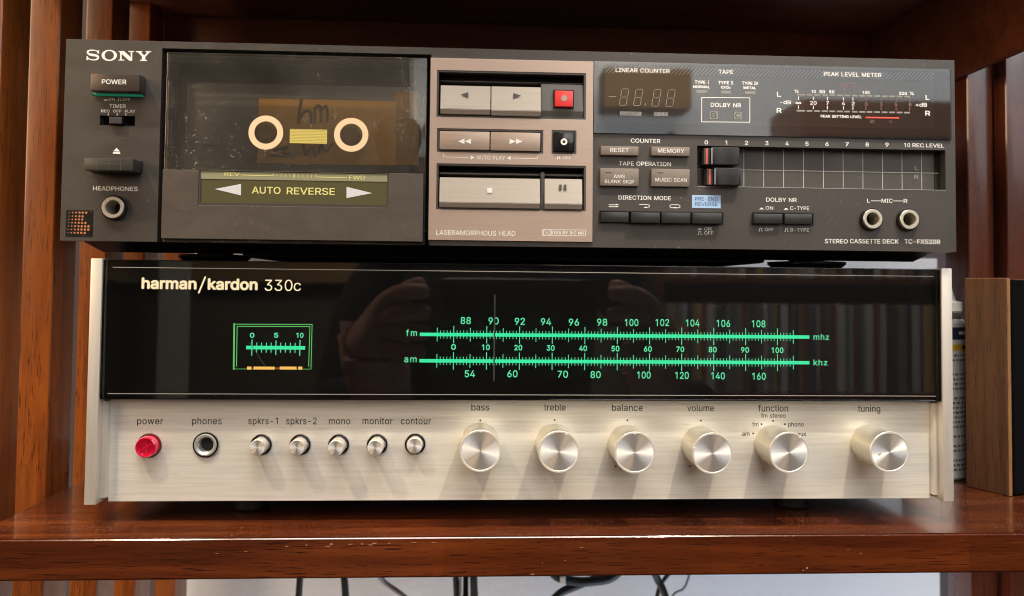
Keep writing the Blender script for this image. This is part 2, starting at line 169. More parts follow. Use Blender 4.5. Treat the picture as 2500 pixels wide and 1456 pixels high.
# text -------------------------------------------------------------
# outlines of a plain grotesque letter set: character -> [advance, [closed outlines]] in 1/500 em
LETTERS = json.loads('''{"A":[240,[[8,0,101,254,138,254,231,0,198,0,144,151,132,186,116,239,123,239,106,185,95,151,43,0],[55,71,55,99,185,99,185,71]]],"B":[228,[[30,0,30,254,121,254,137,253,152,250,164,245,175,239,184,230,190,221,195,210,198,199,199,187,198,177,197,168,193,160,189,153,184,148,178,143,172,139,165,136,157,133,157,131,166,130,174,127,182,123,189,117,196,110,201,102,205,92,208,81,209,68,208,56,205,44,200,33,193,24,184,16,172,9,158,4,142,1,123,0],[62,29,122,29,140,30,154,34,165,40,172,48,176,58,178,68,177,77,175,85,171,92,166,99,160,104,153,109,144,113,135,115,124,115,62,115],[62,143,119,143,128,143,136,145,144,148,151,152,157,157,162,163,165,170,167,178,168,186,167,197,163,206,156,214,147,221,135,225,120,226,62,226]]],"C":[255,[[134,-3,118,-2,103,1,88,6,75,12,63,21,52,32,43,44,35,58,28,73,24,90,21,108,20,127,21,146,24,165,28,181,35,197,43,210,52,223,63,233,75,242,88,249,103,254,118,257,134,258,146,257,158,255,170,252,181,248,191,242,201,236,210,228,217,219,224,209,229,198,234,187,236,174,204,174,202,183,199,190,195,197,190,204,185,209,179,214,172,218,165,222,158,224,150,226,142,228,134,228,119,227,105,223,92,216,80,207,71,196,62,182,57,166,53,148,52,127,53,107,57,88,63,72,71,59,80,47,92,38,105,32,119,28,134,26,142,27,150,28,158,30,165,33,172,36,179,40,185,45,190,51,195,57,199,64,202,72,204,80,236,80,234,68,229,56,224,45,217,36,210,27,201,19,192,12,181,7,170,2,159,-1,146,-3]]],"D":[251,[[109,0,48,0,48,29,107,29,127,30,144,34,159,40,171,49,182,61,189,75,195,90,198,108,200,128,198,147,195,165,190,180,182,194,172,205,160,214,145,221,129,225,110,226,47,226,47,254,113,254,131,253,147,251,162,246,176,239,192,228,206,213,217,196,223,181,227,164,230,147,231,128,230,109,227,91,223,74,217,59,209,46,199,34,188,24,175,15,161,9,145,4,128,1],[62,254,62,0,30,0,30,254]]],"E":[209,[[30,0,30,254,186,254,186,226,62,226,62,143,178,143,178,114,62,114,62,29,188,29,188,0]]],"F":[205,[[30,0,30,254,185,254,185,226,62,226,62,139,173,139,173,111,62,111,62,0]]],"G":[260,[[134,-3,118,-2,102,1,88,6,75,13,63,21,52,32,42,44,35,58,28,73,24,90,21,108,20,127,21,146,24,165,28,181,35,197,42,210,52,223,62,233,74,242,88,249,102,254,117,257,132,258,146,257,158,255,170,252,181,247,192,242,202,235,210,227,218,218,225,208,230,198,234,186,237,174,204,174,201,182,198,190,194,197,189,203,184,208,178,213,172,218,165,221,158,224,150,226,141,227,133,228,118,227,104,223,92,216,80,207,70,196,62,182,57,166,53,148,52,127,53,107,57,88,63,72,71,59,81,47,92,38,105,32,119,28,134,26,148,27,161,31,172,36,183,43,191,51,198,62,203,74,206,87,207,101,217,100,141,100,141,128,239,128,239,100,237,80,233,62,225,45,215,31,203,19,188,9,172,2,154,-2]]],"H":[258,[[30,0,30,254,62,254,62,144,196,144,196,254,228,254,228,0,196,0,196,116,62,116,62,0]]],"I":[150,[[16,0,16,29,59,29,59,226,16,226,16,254,135,254,135,226,91,226,91,29,135,29,135,0]]],"K":[233,[[52,73,52,108,70,131,87,152,106,172,182,254,224,254,116,138,114,138],[30,0,30,254,62,254,62,167,62,112,62,97,62,0],[186,0,94,130,114,155,224,0]]],"L":[196,[[30,0,30,254,62,254,62,29,181,29,181,0]]],"M":[314,[[30,0,30,254,76,254,139,94,144,79,150,61,156,42,161,24,154,24,159,41,165,61,171,79,176,94,238,254,284,254,284,0,252,0,252,145,252,163,253,184,253,207,253,229,256,229,249,205,241,181,234,161,228,145,171,0,143,0,85,145,80,160,72,181,65,204,56,229,59,229,60,208,60,186,61,164,61,145,61,0]]],"N":[262,[[30,0,30,254,68,254,172,91,181,75,194,53,207,27,202,27,200,54,200,79,199,97,199,254,232,254,232,0,193,0,101,145,89,165,74,191,54,226,60,227,61,192,62,164,62,145,62,0]]],"O":[267,[[133,-3,118,-2,103,1,88,6,75,12,63,21,52,32,43,44,35,58,28,73,24,90,21,108,20,127,21,146,24,165,28,181,35,197,43,210,52,223,63,233,75,242,88,249,103,254,118,257,133,258,149,257,164,254,179,249,192,242,204,233,215,223,224,210,232,197,238,181,243,165,246,146,247,127,246,108,243,90,238,73,232,58,224,44,215,32,204,21,192,12,179,6,164,1,149,-2],[133,26,148,28,162,32,175,38,186,47,196,58,204,72,210,88,214,106,215,127,214,148,210,166,204,182,196,196,186,207,175,216,162,223,148,227,133,228,119,227,105,223,92,216,81,207,71,196,63,182,57,166,53,148,52,127,53,106,57,88,63,72,71,58,81,47,92,38,105,32,119,28]]],"P":[222,[[30,0,30,254,118,254,136,253,152,250,166,244,178,236,187,226,195,215,200,202,203,189,204,174,203,159,200,145,195,133,187,121,178,112,166,104,152,98,136,94,118,93,55,93,55,121,116,121,129,122,139,124,149,128,156,133,162,139,167,147,170,155,172,164,172,174,172,184,170,193,167,201,162,208,156,214,148,219,139,223,129,225,116,226,62,226,62,0]]],"R":[224,[[30,0,30,254,118,254,136,253,153,250,167,244,178,237,188,227,195,217,200,204,204,191,205,176,204,161,200,148,195,136,188,125,178,116,166,109,152,103,136,100,118,99,62,99,62,0],[62,128,117,128,129,128,140,130,149,133,156,138,162,143,167,150,170,158,172,167,173,176,172,186,170,194,167,202,162,209,156,215,149,220,140,223,129,225,116,226,62,226],[177,0,115,115,151,115,214,0]]],"S":[223,[[112,-4,94,-3,78,0,64,5,51,11,41,20,32,30,25,42,21,54,19,68,52,68,54,59,57,51,62,44,68,38,75,33,83,29,92,27,102,25,112,25,123,25,133,27,143,30,151,34,159,40,165,46,169,53,172,61,173,70,172,77,170,84,166,89,161,94,155,99,148,102,122,111,92,120,72,126,56,135,43,145,34,156,28,170,26,186,27,200,31,213,37,224,46,234,57,242,69,249,83,254,97,257,114,258,130,257,145,254,158,249,170,242,180,234,189,224,195,213,199,202,200,189,169,189,166,201,160,211,151,219,140,225,127,228,112,229,102,229,92,227,84,224,76,220,70,215,64,209,61,203,58,195,58,188,58,180,61,173,65,167,71,162,78,158,85,154,106,147,132,140,156,132,164,128,172,124,179,119,186,113,192,106,197,99,201,90,203,80,204,69,203,56,199,43,193,32,185,21,174,13,162,5,147,0,130,-3]]],"T":[224,[[16,226,16,254,208,254,208,226,128,226,128,0,96,0,96,226]]],"U":[259,[[129,-4,110,-3,93,1,77,8,63,17,52,27,42,40,36,54,31,70,30,87,30,254,62,254,62,89,63,77,66,66,70,57,77,48,84,40,94,34,104,29,116,27,129,26,143,27,155,29,165,34,175,40,182,48,188,57,193,66,195,77,196,89,196,254,229,254,229,87,227,70,223,54,216,40,207,27,195,17,182,8,166,1,149,-3]]],"V":[240,[[102,0,8,254,42,254,96,103,108,69,124,15,117,15,133,69,145,103,197,254,231,254,139,0]]],"W":[343,[[78,0,8,254,41,254,82,98,88,73,93,47,98,20,95,20,100,47,106,73,112,98,153,254,190,254,231,98,237,73,243,47,249,20,244,20,249,47,255,73,261,98,302,254,335,254,265,0,228,0,184,161,176,196,168,237,175,237,167,197,159,161,115,0]]],"X":[237,[[9,0,109,142,109,118,15,254,52,254,89,200,102,181,112,164,122,146,116,146,126,164,136,181,149,200,187,254,223,254,129,119,129,143,228,0,191,0,146,65,134,83,125,98,115,116,122,116,113,98,103,83,91,65,46,0]]],"Y":[236,[[102,0,102,104,8,254,46,254,96,172,111,146,125,115,112,115,126,146,140,172,191,254,228,254,134,104,134,0]]],"a":[195,[[80,-4,68,-4,57,-1,47,2,38,8,30,14,24,22,19,32,16,42,15,54,16,64,18,73,22,80,26,87,32,92,39,97,46,100,54,103,63,105,89,110,117,113,123,114,129,116,133,117,135,120,137,123,138,127,138,128,137,136,136,142,133,148,130,153,125,158,120,161,113,163,106,165,98,165,89,165,82,164,75,161,69,158,63,154,59,150,55,146,52,142,50,137,20,146,26,156,32,165,39,173,48,179,57,184,66,188,77,190,87,192,97,192,119,190,128,187,135,184,143,180,150,175,156,168,161,160,165,150,168,139,168,126,168,0,138,0,138,26,136,26,126,12,121,8,115,4,108,1,100,-2,90,-4],[85,23,96,23,106,26,114,29,121,34,127,40,132,47,135,54,137,61,138,69,138,95,130,91,116,88,100,86,88,84,67,79,61,77,56,74,52,70,48,65,47,59,46,52,46,46,48,41,51,36,55,32,59,29,65,26,71,24,78,23]]],"b":[212,[[115,-4,104,-3,94,-1,86,2,79,6,74,11,69,16,59,29,56,29,56,0,26,0,26,254,57,254,57,160,59,160,69,173,73,178,79,182,86,186,94,190,103,192,115,192,130,191,144,187,156,180,168,171,177,160,185,146,191,131,194,113,195,94,194,75,191,58,185,42,177,29,168,17,157,8,144,1,130,-3],[110,23,121,24,131,28,140,33,147,40,153,48,158,58,161,70,163,82,164,95,163,108,161,120,158,131,153,140,147,149,140,156,131,161,121,164,110,165,99,164,89,161,81,156,73,149,67,141,62,131,59,120,57,108,56,95,57,81,59,69,63,58,67,48,73,39,81,32,89,27,99,24]]],"c":[198,[[104,-4,87,-3,72,1,58,8,46,17,36,29,28,43,22,58,18,75,17,94,18,113,22,130,28,146,36,159,46,171,58,180,72,187,87,191,104,192,113,192,122,191,130,189,138,186,146,182,153,178,159,173,165,167,170,161,174,154,178,146,181,138,151,131,145,145,135,155,121,162,104,165,92,164,81,161,73,155,65,148,59,139,54,129,51,118,49,106,48,94,49,81,51,70,54,59,59,49,65,40,73,33,81,28,92,24,104,23,121,26,135,33,146,44,152,59,181,51,179,43,175,35,171,28,165,22,160,16,153,11,146,6,138,3,130,0,122,-2,113,-4]]],"d":[212,[[98,-4,82,-3,68,1,56,8,44,17,35,29,27,42,22,58,18,75,17,94,18,113,22,131,27,146,35,160,45,171,56,180,69,187,83,191,98,192,109,192,118,190,126,186,133,182,139,178,144,173,153,160,155,160,155,254,186,254,186,0,156,0,156,29,153,29,143,16,139,11,133,6,126,2,118,-1,109,-3],[102,23,113,24,123,27,132,32,139,39,145,48,150,58,153,69,155,81,156,95,155,108,153,120,150,131,145,141,139,149,132,156,123,161,113,164,102,165,91,164,81,161,72,156,65,149,59,140,54,131,51,120,49,108,48,95,49,82,51,70,54,58,59,48,65,40,73,33,81,28,91,24]]],"e":[202,[[106,-4,88,-3,73,1,58,8,46,17,36,29,28,42,22,58,18,75,17,93,18,112,22,129,28,145,36,159,46,170,58,180,71,187,86,191,103,192,113,192,123,190,133,187,142,183,151,177,160,170,167,162,173,152,179,141,182,128,185,113,186,97,186,85,37,85,37,110,169,110,155,101,154,113,152,124,149,134,144,143,138,151,131,157,123,161,113,164,103,165,92,164,82,161,73,157,66,151,59,143,54,135,51,125,49,116,48,105,48,89,49,75,51,64,55,53,61,44,67,37,76,31,85,26,95,24,106,23,114,23,120,25,127,26,133,29,138,32,143,36,147,41,150,47,153,53,182,45,179,36,174,27,168,20,160,13,151,7,141,2,130,-1,119,-3]]],"f":[127,[[114,190,114,164,3,164,3,190],[40,0,40,216,41,226,44,235,48,243,53,250,60,255,68,259,76,262,85,264,94,265,111,263,121,260,114,234,107,236,97,237,89,236,82,234,77,230,74,225,72,218,71,209,71,0]]],"h":[205,[[57,113,57,0,26,0,26,254,57,254,57,144,51,144,58,159,66,172,76,181,87,187,100,191,114,192,126,191,137,189,148,184,157,178,164,170,170,160,175,149,178,135,179,120,179,0,148,0,148,118,147,131,143,143,136,152,128,159,117,163,105,165,96,164,88,162,80,159,74,154,68,148,63,141,60,133,58,124]]],"i":[83,[[26,0,26,190,57,190,57,0],[42,221,36,222,31,224,27,227,23,231,21,236,21,242,21,247,23,252,27,256,31,259,36,261,42,262,47,261,52,259,57,256,60,252,62,247,63,242,62,236,60,231,57,227,52,224,47,222]]],"k":[190,[[55,68,55,106,60,106,142,190,180,190,92,100,89,100],[26,0,26,254,57,254,57,0],[147,0,74,93,96,114,186,0]]],"l":[95,[[70,-1,56,0,45,4,37,10,31,19,27,29,26,42,26,254,57,254,57,49,57,42,58,35,60,31,63,28,67,27,73,26,80,26,85,27,90,1,81,0]]],"m":[305,[[26,0,26,190,56,190,56,148,54,148,57,157,61,166,66,173,72,179,79,184,86,188,94,191,102,193,110,193,123,192,134,187,144,180,151,171,157,160,160,147,156,147,159,156,163,164,169,172,175,178,182,183,190,187,199,191,208,192,218,193,229,192,239,190,249,186,257,180,264,173,270,164,275,154,278,141,278,128,278,0,248,0,248,127,247,139,243,149,236,156,228,161,219,164,209,165,201,165,194,163,187,160,181,156,177,151,173,145,170,139,168,131,168,124,168,0,137,0,137,130,136,140,132,148,126,156,119,161,110,164,100,165,92,165,85,163,79,160,73,156,67,151,63,145,60,137,58,129,57,119,57,0]]],"n":[205,[[57,113,57,0,26,0,26,190,56,190,56,144,51,144,58,159,66,172,76,181,87,187,100,191,114,192,126,191,137,189,147,184,156,178,164,170,170,160,175,149,178,135,179,120,179,0,148,0,148,118,147,131,143,143,136,152,128,159,117,163,105,165,96,164,88,162,80,159,74,154,68,148,63,141,60,133,58,124]]],"o":[208,[[104,-4,87,-3,72,1,58,8,46,17,36,29,28,43,22,58,18,75,17,94,18,113,22,130,28,146,36,159,46,171,58,180,72,187,87,191,104,192,120,191,136,187,149,180,161,171,171,159,180,146,186,130,189,113,191,94,189,75,186,58,180,43,171,29,161,17,149,8,136,1,120,-3],[104,23,116,24,126,28,135,33,143,40,149,49,154,59,157,70,159,81,160,94,159,106,157,118,154,129,149,139,143,148,135,155,126,161,116,164,104,165,92,164,81,161,73,155,65,148,59,139,54,129,51,118,49,106,48,94,49,81,51,70,54,59,59,49,65,40,73,33,81,28,92,24]]],"p":[212,[[26,-71,26,190,56,190,56,160,59,160,69,173,73,178,79,182,86,186,94,190,103,192,115,192,130,191,144,187,156,180,168,171,177,160,185,146,191,131,194,113,195,94,194,75,191,58,185,42,177,29,168,17,157,8,144,1,130,-3,115,-4,104,-3,94,-1,86,2,79,6,74,11,69,16,59,29,57,29,57,-71],[110,23,121,24,131,28,140,33,147,40,153,48,158,58,161,70,163,82,164,95,163,108,161,120,158,131,153,140,147,149,140,156,131,161,121,164,110,165,99,164,89,161,81,156,73,149,67,141,62,131,59,120,57,108,56,95,57,81,59,69,63,58,67,48,73,39,81,32,89,27,99,24]]],"r":[130,[[26,0,26,190,56,190,56,160,58,160,62,169,68,177,76,184,85,188,96,191,107,192,115,192,122,192,122,161,115,162,103,163,95,162,87,160,80,157,73,153,67,148,63,142,60,135,58,127,57,118,57,0]]],"s":[182,[[91,-4,78,-3,67,-2,56,2,46,6,38,12,31,19,25,27,21,37,18,47,47,53,50,44,55,36,62,30,70,26,80,24,91,23,103,24,113,26,122,31,129,37,133,44,134,51,133,58,131,63,127,68,122,72,115,75,106,78,75,85,59,90,46,96,36,104,29,113,25,124,23,137,24,147,27,157,33,166,39,173,48,180,58,185,69,189,81,191,94,192,106,192,117,190,127,186,136,182,143,176,149,170,155,162,159,154,162,145,134,139,131,146,127,152,121,158,114,163,105,165,94,166,83,165,74,163,65,158,59,153,56,146,54,139,55,132,58,126,62,122,68,118,76,114,86,111,115,105,131,100,143,93,153,86,160,76,164,66,166,53,165,43,161,33,156,24,149,16,140,9,130,3,118,-1,105,-3]]],"t":[114,[[102,190,102,164,3,164,3,190],[32,236,63,236,63,49,64,41,65,35,68,31,72,27,78,26,85,25,93,26,101,27,107,1,96,-1,84,-2,69,-1,56,4,46,11,38,20,34,32,32,46]]],"u":[205,[[91,-3,79,-2,68,1,57,5,48,12,41,20,35,29,30,41,27,54,26,69,26,190,57,190,57,72,58,58,62,47,68,37,77,31,88,26,100,25,109,26,117,28,125,31,131,36,137,41,142,48,145,57,147,66,148,76,148,190,179,190,179,0,149,0,149,46,154,46,147,30,139,18,129,8,117,2,105,-1]]],"v":[195,[[81,0,9,190,42,190,83,78,93,43,103,10,92,10,101,43,112,78,152,190,186,190,113,0]]],"x":[189,[[10,0,86,109,86,86,14,190,50,190,74,153,90,127,104,103,88,103,101,127,117,153,141,190,176,190,104,84,104,107,179,0,143,0,115,43,100,68,86,91,102,91,89,68,74,43,46,0]]],"y":[195,[[24,-69,31,-43,36,-44,41,-45,47,-45,52,-44,57,-43,61,-41,65,-37,69,-32,72,-26,75,-18,81,-1,9,190,42,190,83,78,93,43,103,10,92,10,101,43,112,78,153,190,186,190,102,-29,98,-38,93,-47,88,-54,83,-59,76,-64,70,-68,62,-70,54,-72,46,-73,32,-72]]],"z":[190,[[21,0,21,23,127,160,127,161,24,161,24,190,166,190,166,165,63,30,63,28,169,28,169,0]]],"g":[213,[[103,-75,90,-75,78,-73,67,-70,57,-66,49,-61,41,-55,35,-49,30,-42,25,-35,51,-20,61,-33,65,-37,71,-41,77,-44,85,-47,93,-48,103,-49,118,-47,130,-44,141,-38,149,-29,154,-17,156,-3,156,34,153,34,143,21,139,16,133,12,126,8,118,5,109,3,97,2,83,4,69,7,56,13,45,22,35,32,28,45,22,60,18,77,17,96,18,114,22,131,27,147,35,160,45,171,56,180,69,187,83,191,98,192,109,192,119,190,127,186,134,182,139,178,144,173,154,159,157,159,157,190,186,190,186,-4,185,-20,181,-33,175,-45,167,-54,157,-62,145,-68,132,-72,118,-74],[102,30,113,30,123,33,132,38,139,44,145,51,150,61,153,71,156,83,156,96,156,109,153,121,150,132,145,141,139,150,132,156,123,161,114,164,102,165,91,164,81,161,73,156,65,149,59,141,54,131,51,120,49,109,48,96,49,84,51,72,54,61,59,52,65,44,73,38,81,33,91,30]]],"w":[284,[[69,0,11,190,44,190,67,107,77,68,88,21,82,21,93,67,103,107,126,190,158,190,181,107,191,68,201,21,196,21,206,68,217,107,240,190,272,190,215,0,184,0,159,86,152,112,145,140,138,169,145,169,138,140,131,112,124,86,99,0]]],"j":[83,[[26,190,57,190,57,-15,56,-26,54,-36,51,-45,46,-53,40,-59,32,-65,24,-68,13,-71,2,-71,-5,-71,-5,-43,1,-43,9,-43,15,-40,20,-36,24,-30,26,-23,26,-15],[42,221,36,222,31,224,27,227,23,231,21,236,20,242,21,247,23,252,27,256,31,259,36,261,42,262,47,261,52,259,57,256,60,252,62,247,63,242,62,236,60,231,57,227,52,224,47,222]]],"q":[212,[[186,-71,155,-71,155,29,153,29,143,16,139,11,133,6,126,2,118,-1,109,-3,98,-4,82,-3,68,1,56,8,44,17,35,29,27,42,22,58,18,75,17,94,18,113,22,131,27,146,35,160,45,171,56,180,69,187,83,191,98,192,109,192,118,190,126,186,133,182,139,178,144,173,153,160,156,160,156,190,186,190],[102,23,113,24,123,27,132,32,139,39,145,48,150,58,153,69,155,81,156,95,155,108,153,120,150,131,145,141,139,149,132,156,123,161,113,164,102,165,91,164,81,161,72,156,65,149,59,140,54,131,51,120,49,108,48,95,49,82,51,70,54,58,59,48,65,40,73,33,81,28,91,24]]],"0":[227,[[113,-3,95,-2,79,3,65,12,53,24,42,39,34,57,30,72,27,89,25,107,24,127,25,147,27,165,30,182,35,197,43,215,53,230,65,242,79,251,95,256,113,258,131,256,147,251,161,242,174,230,184,215,192,197,197,182,200,165,202,147,203,127,202,107,200,89,197,72,192,57,184,39,174,24,162,12,147,3,131,-2],[113,25,125,26,136,30,145,37,153,46,160,58,165,72,169,88,171,107,172,127,171,148,169,166,165,182,160,197,153,208,145,218,136,224,125,228,113,230,101,228,91,224,82,218,73,208,67,197,62,182,58,166,55,148,55,127,55,107,58,88,62,72,67,58,73,46,82,37,91,30,101,26]]],"1":[227,[[38,0,38,27,195,27,195,0],[138,254,138,0,106,0,106,224,105,224,43,179,43,213,99,254]]],"2":[227,[[32,0,32,24,117,114,141,141,147,149,152,156,155,163,158,170,160,178,160,186,159,194,157,202,154,209,149,215,143,220,137,224,129,227,121,229,112,230,102,229,94,227,86,224,79,219,74,213,69,207,66,199,64,190,64,181,33,181,34,196,37,209,43,221,51,232,60,241,72,248,84,253,98,257,112,258,127,257,141,254,153,248,164,241,173,233,181,223,186,211,189,199,191,186,190,177,188,168,185,159,181,150,175,140,168,129,133,90,76,30,76,28,195,28,195,0]]],"3":[227,[[109,-3,94,-2,80,0,66,5,54,11,44,19,35,29,28,40,24,52,22,66,55,66,56,58,59,50,63,44,69,38,75,33,83,30,91,27,100,25,109,25,119,26,129,27,138,30,145,35,152,40,157,46,161,54,164,63,165,72,164,81,162,90,158,98,153,105,146,112,137,117,127,121,115,123,101,124,78,124,78,150,144,224,144,226,35,226,35,254,186,254,186,230,106,139,106,144,124,145,140,143,154,138,167,131,177,122,185,111,192,99,195,86,196,72,195,58,191,45,185,33,177,22,166,13,154,6,141,1,125,-2]]],"4":[227,[[20,53,20,79,123,254,155,254,54,83,54,81,207,81,207,53],[141,0,141,61,141,73,141,159,171,159,171,0]]],"5":[227,[[111,-3,96,-2,82,1,70,6,59,12,49,20,41,30,35,41,32,53,30,65,61,65,62,58,65,51,69,44,74,39,80,34,87,30,94,27,102,26,111,25,120,26,130,28,138,32,146,38,152,44,157,52,161,61,163,71,164,81,163,92,161,101,157,111,151,119,145,125,137,131,129,135,119,138,109,138,100,138,92,137,84,134,76,131,69,127,64,123,34,126,48,254,183,254,183,226,75,226,67,151,68,151,74,155,81,159,89,162,97,165,106,166,115,167,126,166,137,164,147,160,156,156,165,150,172,143,179,134,185,125,189,116,193,105,195,94,195,82,194,66,191,51,184,38,176,26,166,16,154,8,141,1,126,-2]]],"6":[227,[[113,-3,98,-2,84,1,71,7,60,15,50,25,42,37,36,51,33,65,32,81,33,93,35,106,40,119,47,134,56,151,69,170,126,254,161,254,75,131,73,131,75,135,79,140,83,144,87,148,92,151,98,153,104,155,110,157,117,157,132,156,146,153,158,147,169,140,178,131,185,120,190,107,193,94,194,79,193,63,190,49,184,36,176,25,166,15,155,7,142,1,128,-2],[113,24,123,25,131,27,139,31,146,37,152,43,157,51,161,59,163,69,164,79,163,89,161,98,157,107,152,114,146,121,139,126,131,130,123,132,113,133,104,132,95,130,87,126,80,121,74,114,69,107,65,99,63,89,62,79,63,69,65,59,69,51,74,43,80,37,87,31,95,27,104,25]]],"7":[227,[[48,0,162,224,162,226,31,226,31,254,195,254,195,224,82,0]]],"8":[227,[[113,-3,97,-2,82,1,68,6,56,13,45,21,37,31,31,42,27,54,26,68,27,78,29,88,33,98,37,106,43,114,51,121,58,126,67,130,76,132,76,133,65,138,55,145,46,154,40,165,36,177,35,190,36,203,40,214,45,225,53,234,62,242,73,249,85,254,99,257,113,258,128,257,141,254,153,249,164,242,173,234,181,225,186,214,190,203,191,190,190,177,186,165,180,154,171,145,162,138,150,133,150,132,159,130,168,126,176,121,183,114,189,106,194,98,197,88,200,78,200,68,199,54,195,42,189,31,181,21,171,13,158,6,145,1,130,-2],[113,25,124,25,134,27,142,30,150,34,156,40,161,46,165,53,168,61,168,69,168,78,165,87,161,94,156,101,149,107,141,111,133,115,123,117,113,118,103,117,93,115,85,111,77,107,70,101,65,94,61,87,58,78,58,69,58,61,61,53,64,46,70,40,76,34,84,30,92,27,102,25],[113,145,122,145,130,147,137,150,144,154,149,159,154,165,157,172,159,180,160,188,159,196,157,203,154,210,149,216,144,221,138,225,130,228,122,229,113,230,104,229,96,228,89,225,82,221,77,216,72,210,69,203,67,196,66,188,67,180,69,172,72,165,77,159,82,154,89,150,96,147,104,145]]],"9":[227,[[113,258,128,257,142,253,155,247,166,239,176,229,184,217,190,204,193,189,194,173,194,161,191,148,186,135,180,120,170,103,158,84,100,0,65,0,151,124,154,124,151,119,148,115,144,111,139,107,134,104,128,101,122,99,116,98,109,97,94,98,81,102,69,107,58,114,49,124,41,134,36,147,33,161,32,176,33,191,36,205,42,218,50,230,60,239,71,247,84,253,98,257],[113,230,104,229,95,227,87,223,80,218,74,211,69,204,66,195,63,186,63,176,63,166,66,156,69,148,74,140,80,134,87,129,95,125,104,122,113,122,123,122,131,125,139,129,146,134,152,140,157,147,161,156,163,165,164,175,163,185,161,195,157,204,152,211,146,218,139,223,131,227,123,229]]],"-":[227,[[168,122,168,94,57,94,57,122]]],"+":[227,[[99,17,99,182,128,182,128,17],[31,86,31,113,195,113,195,86]]],"/":[125,[[117,266,36,-38,7,-38,89,266]]],"%":[338,[[88,141,77,142,68,145,60,149,53,154,48,160,43,168,40,176,38,184,37,194,37,206,38,215,40,224,43,232,48,240,54,246,60,251,68,255,78,258,88,258,98,258,107,255,115,251,122,246,128,240,132,232,135,224,137,215,138,206,138,194,137,184,135,176,132,168,127,160,122,154,115,149,107,145,98,142],[88,164,96,165,102,168,106,173,109,179,111,186,112,194,112,206,111,214,109,221,106,227,102,232,96,235,88,236,80,235,74,232,69,227,66,221,64,214,64,206,64,194,64,186,66,179,69,173,74,168,80,165],[251,-5,240,-4,231,-2,223,2,216,8,211,14,206,21,203,30,201,38,200,48,200,60,201,69,203,78,206,86,211,94,216,100,223,105,231,109,240,112,251,112,261,112,270,109,278,105,285,100,290,94,295,86,298,78,300,69,300,60,300,48,300,38,298,30,295,21,290,14,285,8,278,2,270,-2,261,-4],[251,17,258,18,264,21,269,26,272,33,274,40,274,48,274,60,274,68,272,75,269,81,265,86,258,89,251,90,243,89,237,86,232,81,229,75,227,68,226,60,226,48,227,40,229,33,232,26,236,21,243,18],[66,0,241,254,270,254,95,0]]],"·":[98,[[49,98,43,99,38,101,33,105,29,110,27,115,26,121,27,127,29,132,33,137,38,141,43,143,49,144,55,143,60,141,65,137,69,132,71,127,72,121,71,115,69,110,65,105,60,101,55,99]]],"∞":[326,[[87,177,95,177,103,175,110,173,130,164,147,151,156,142,163,133,169,141,178,149,185,156,194,163,204,168,215,173,227,176,240,177,252,176,264,173,274,168,284,161,292,153,299,143,304,132,307,121,308,108,307,96,304,84,299,73,292,63,284,55,274,48,264,43,252,40,240,39,231,39,223,41,215,43,194,53,178,66,170,75,163,83,156,75,148,66,132,53,111,43,103,41,95,39,87,39,74,40,62,43,51,48,42,55,33,63,26,73,21,84,18,96,17,108,18,121,21,132,26,143,33,153,42,161,51,168,62,173,74,176],[47,108,47,101,49,94,52,88,56,83,61,78,67,74,73,71,79,69,87,69,94,69,101,71,108,74,115,78,121,83,127,88,137,98,145,108,138,117,127,128,122,133,116,138,109,142,102,145,95,147,87,147,79,147,73,145,67,142,61,138,56,133,52,128,49,122,47,115],[279,108,278,115,277,122,274,128,270,133,265,138,259,142,253,145,247,147,240,147,231,147,224,145,217,142,210,138,204,133,198,128,187,116,181,108,189,98,198,88,204,83,211,78,217,74,224,71,232,69,240,69,247,69,253,71,259,74,265,78,270,83,274,88,277,94,278,101]]]}''')
def clean(p):
    q = []
    for i in range(len(p) // 2):
        v = Vector((p[2 * i], p[2 * i + 1]))
        if not q or (v - q[-1]).length > 4.2: q.append(v)
    if len(q) > 3 and (q[0] - q[-1]).length < 4.2: q.pop()
    return q
def warea(q): return sum(q[i - 1].x * q[i].y - q[i].x * q[i - 1].y for i in range(len(q)))
LAYERS = {}
for ch, (adv, polys) in LETTERS.items():
    qs = [clean(p) for p in (polys[1:] if ch == '1' else polys)]; sg = warea(qs[0])
    outs = [[q] for q in qs if warea(q) * sg > 0]
    for q in qs:
        if warea(q) * sg < 0:
            c = sum(q, Vector((0, 0))) / len(q)
            best = [g for g in outs if min(v.x for v in g[0]) < c.x < max(v.x for v in g[0]) and min(v.y for v in g[0]) < c.y < max(v.y for v in g[0])]
            (best or outs)[0].append(q)
    LAYERS[ch] = outs
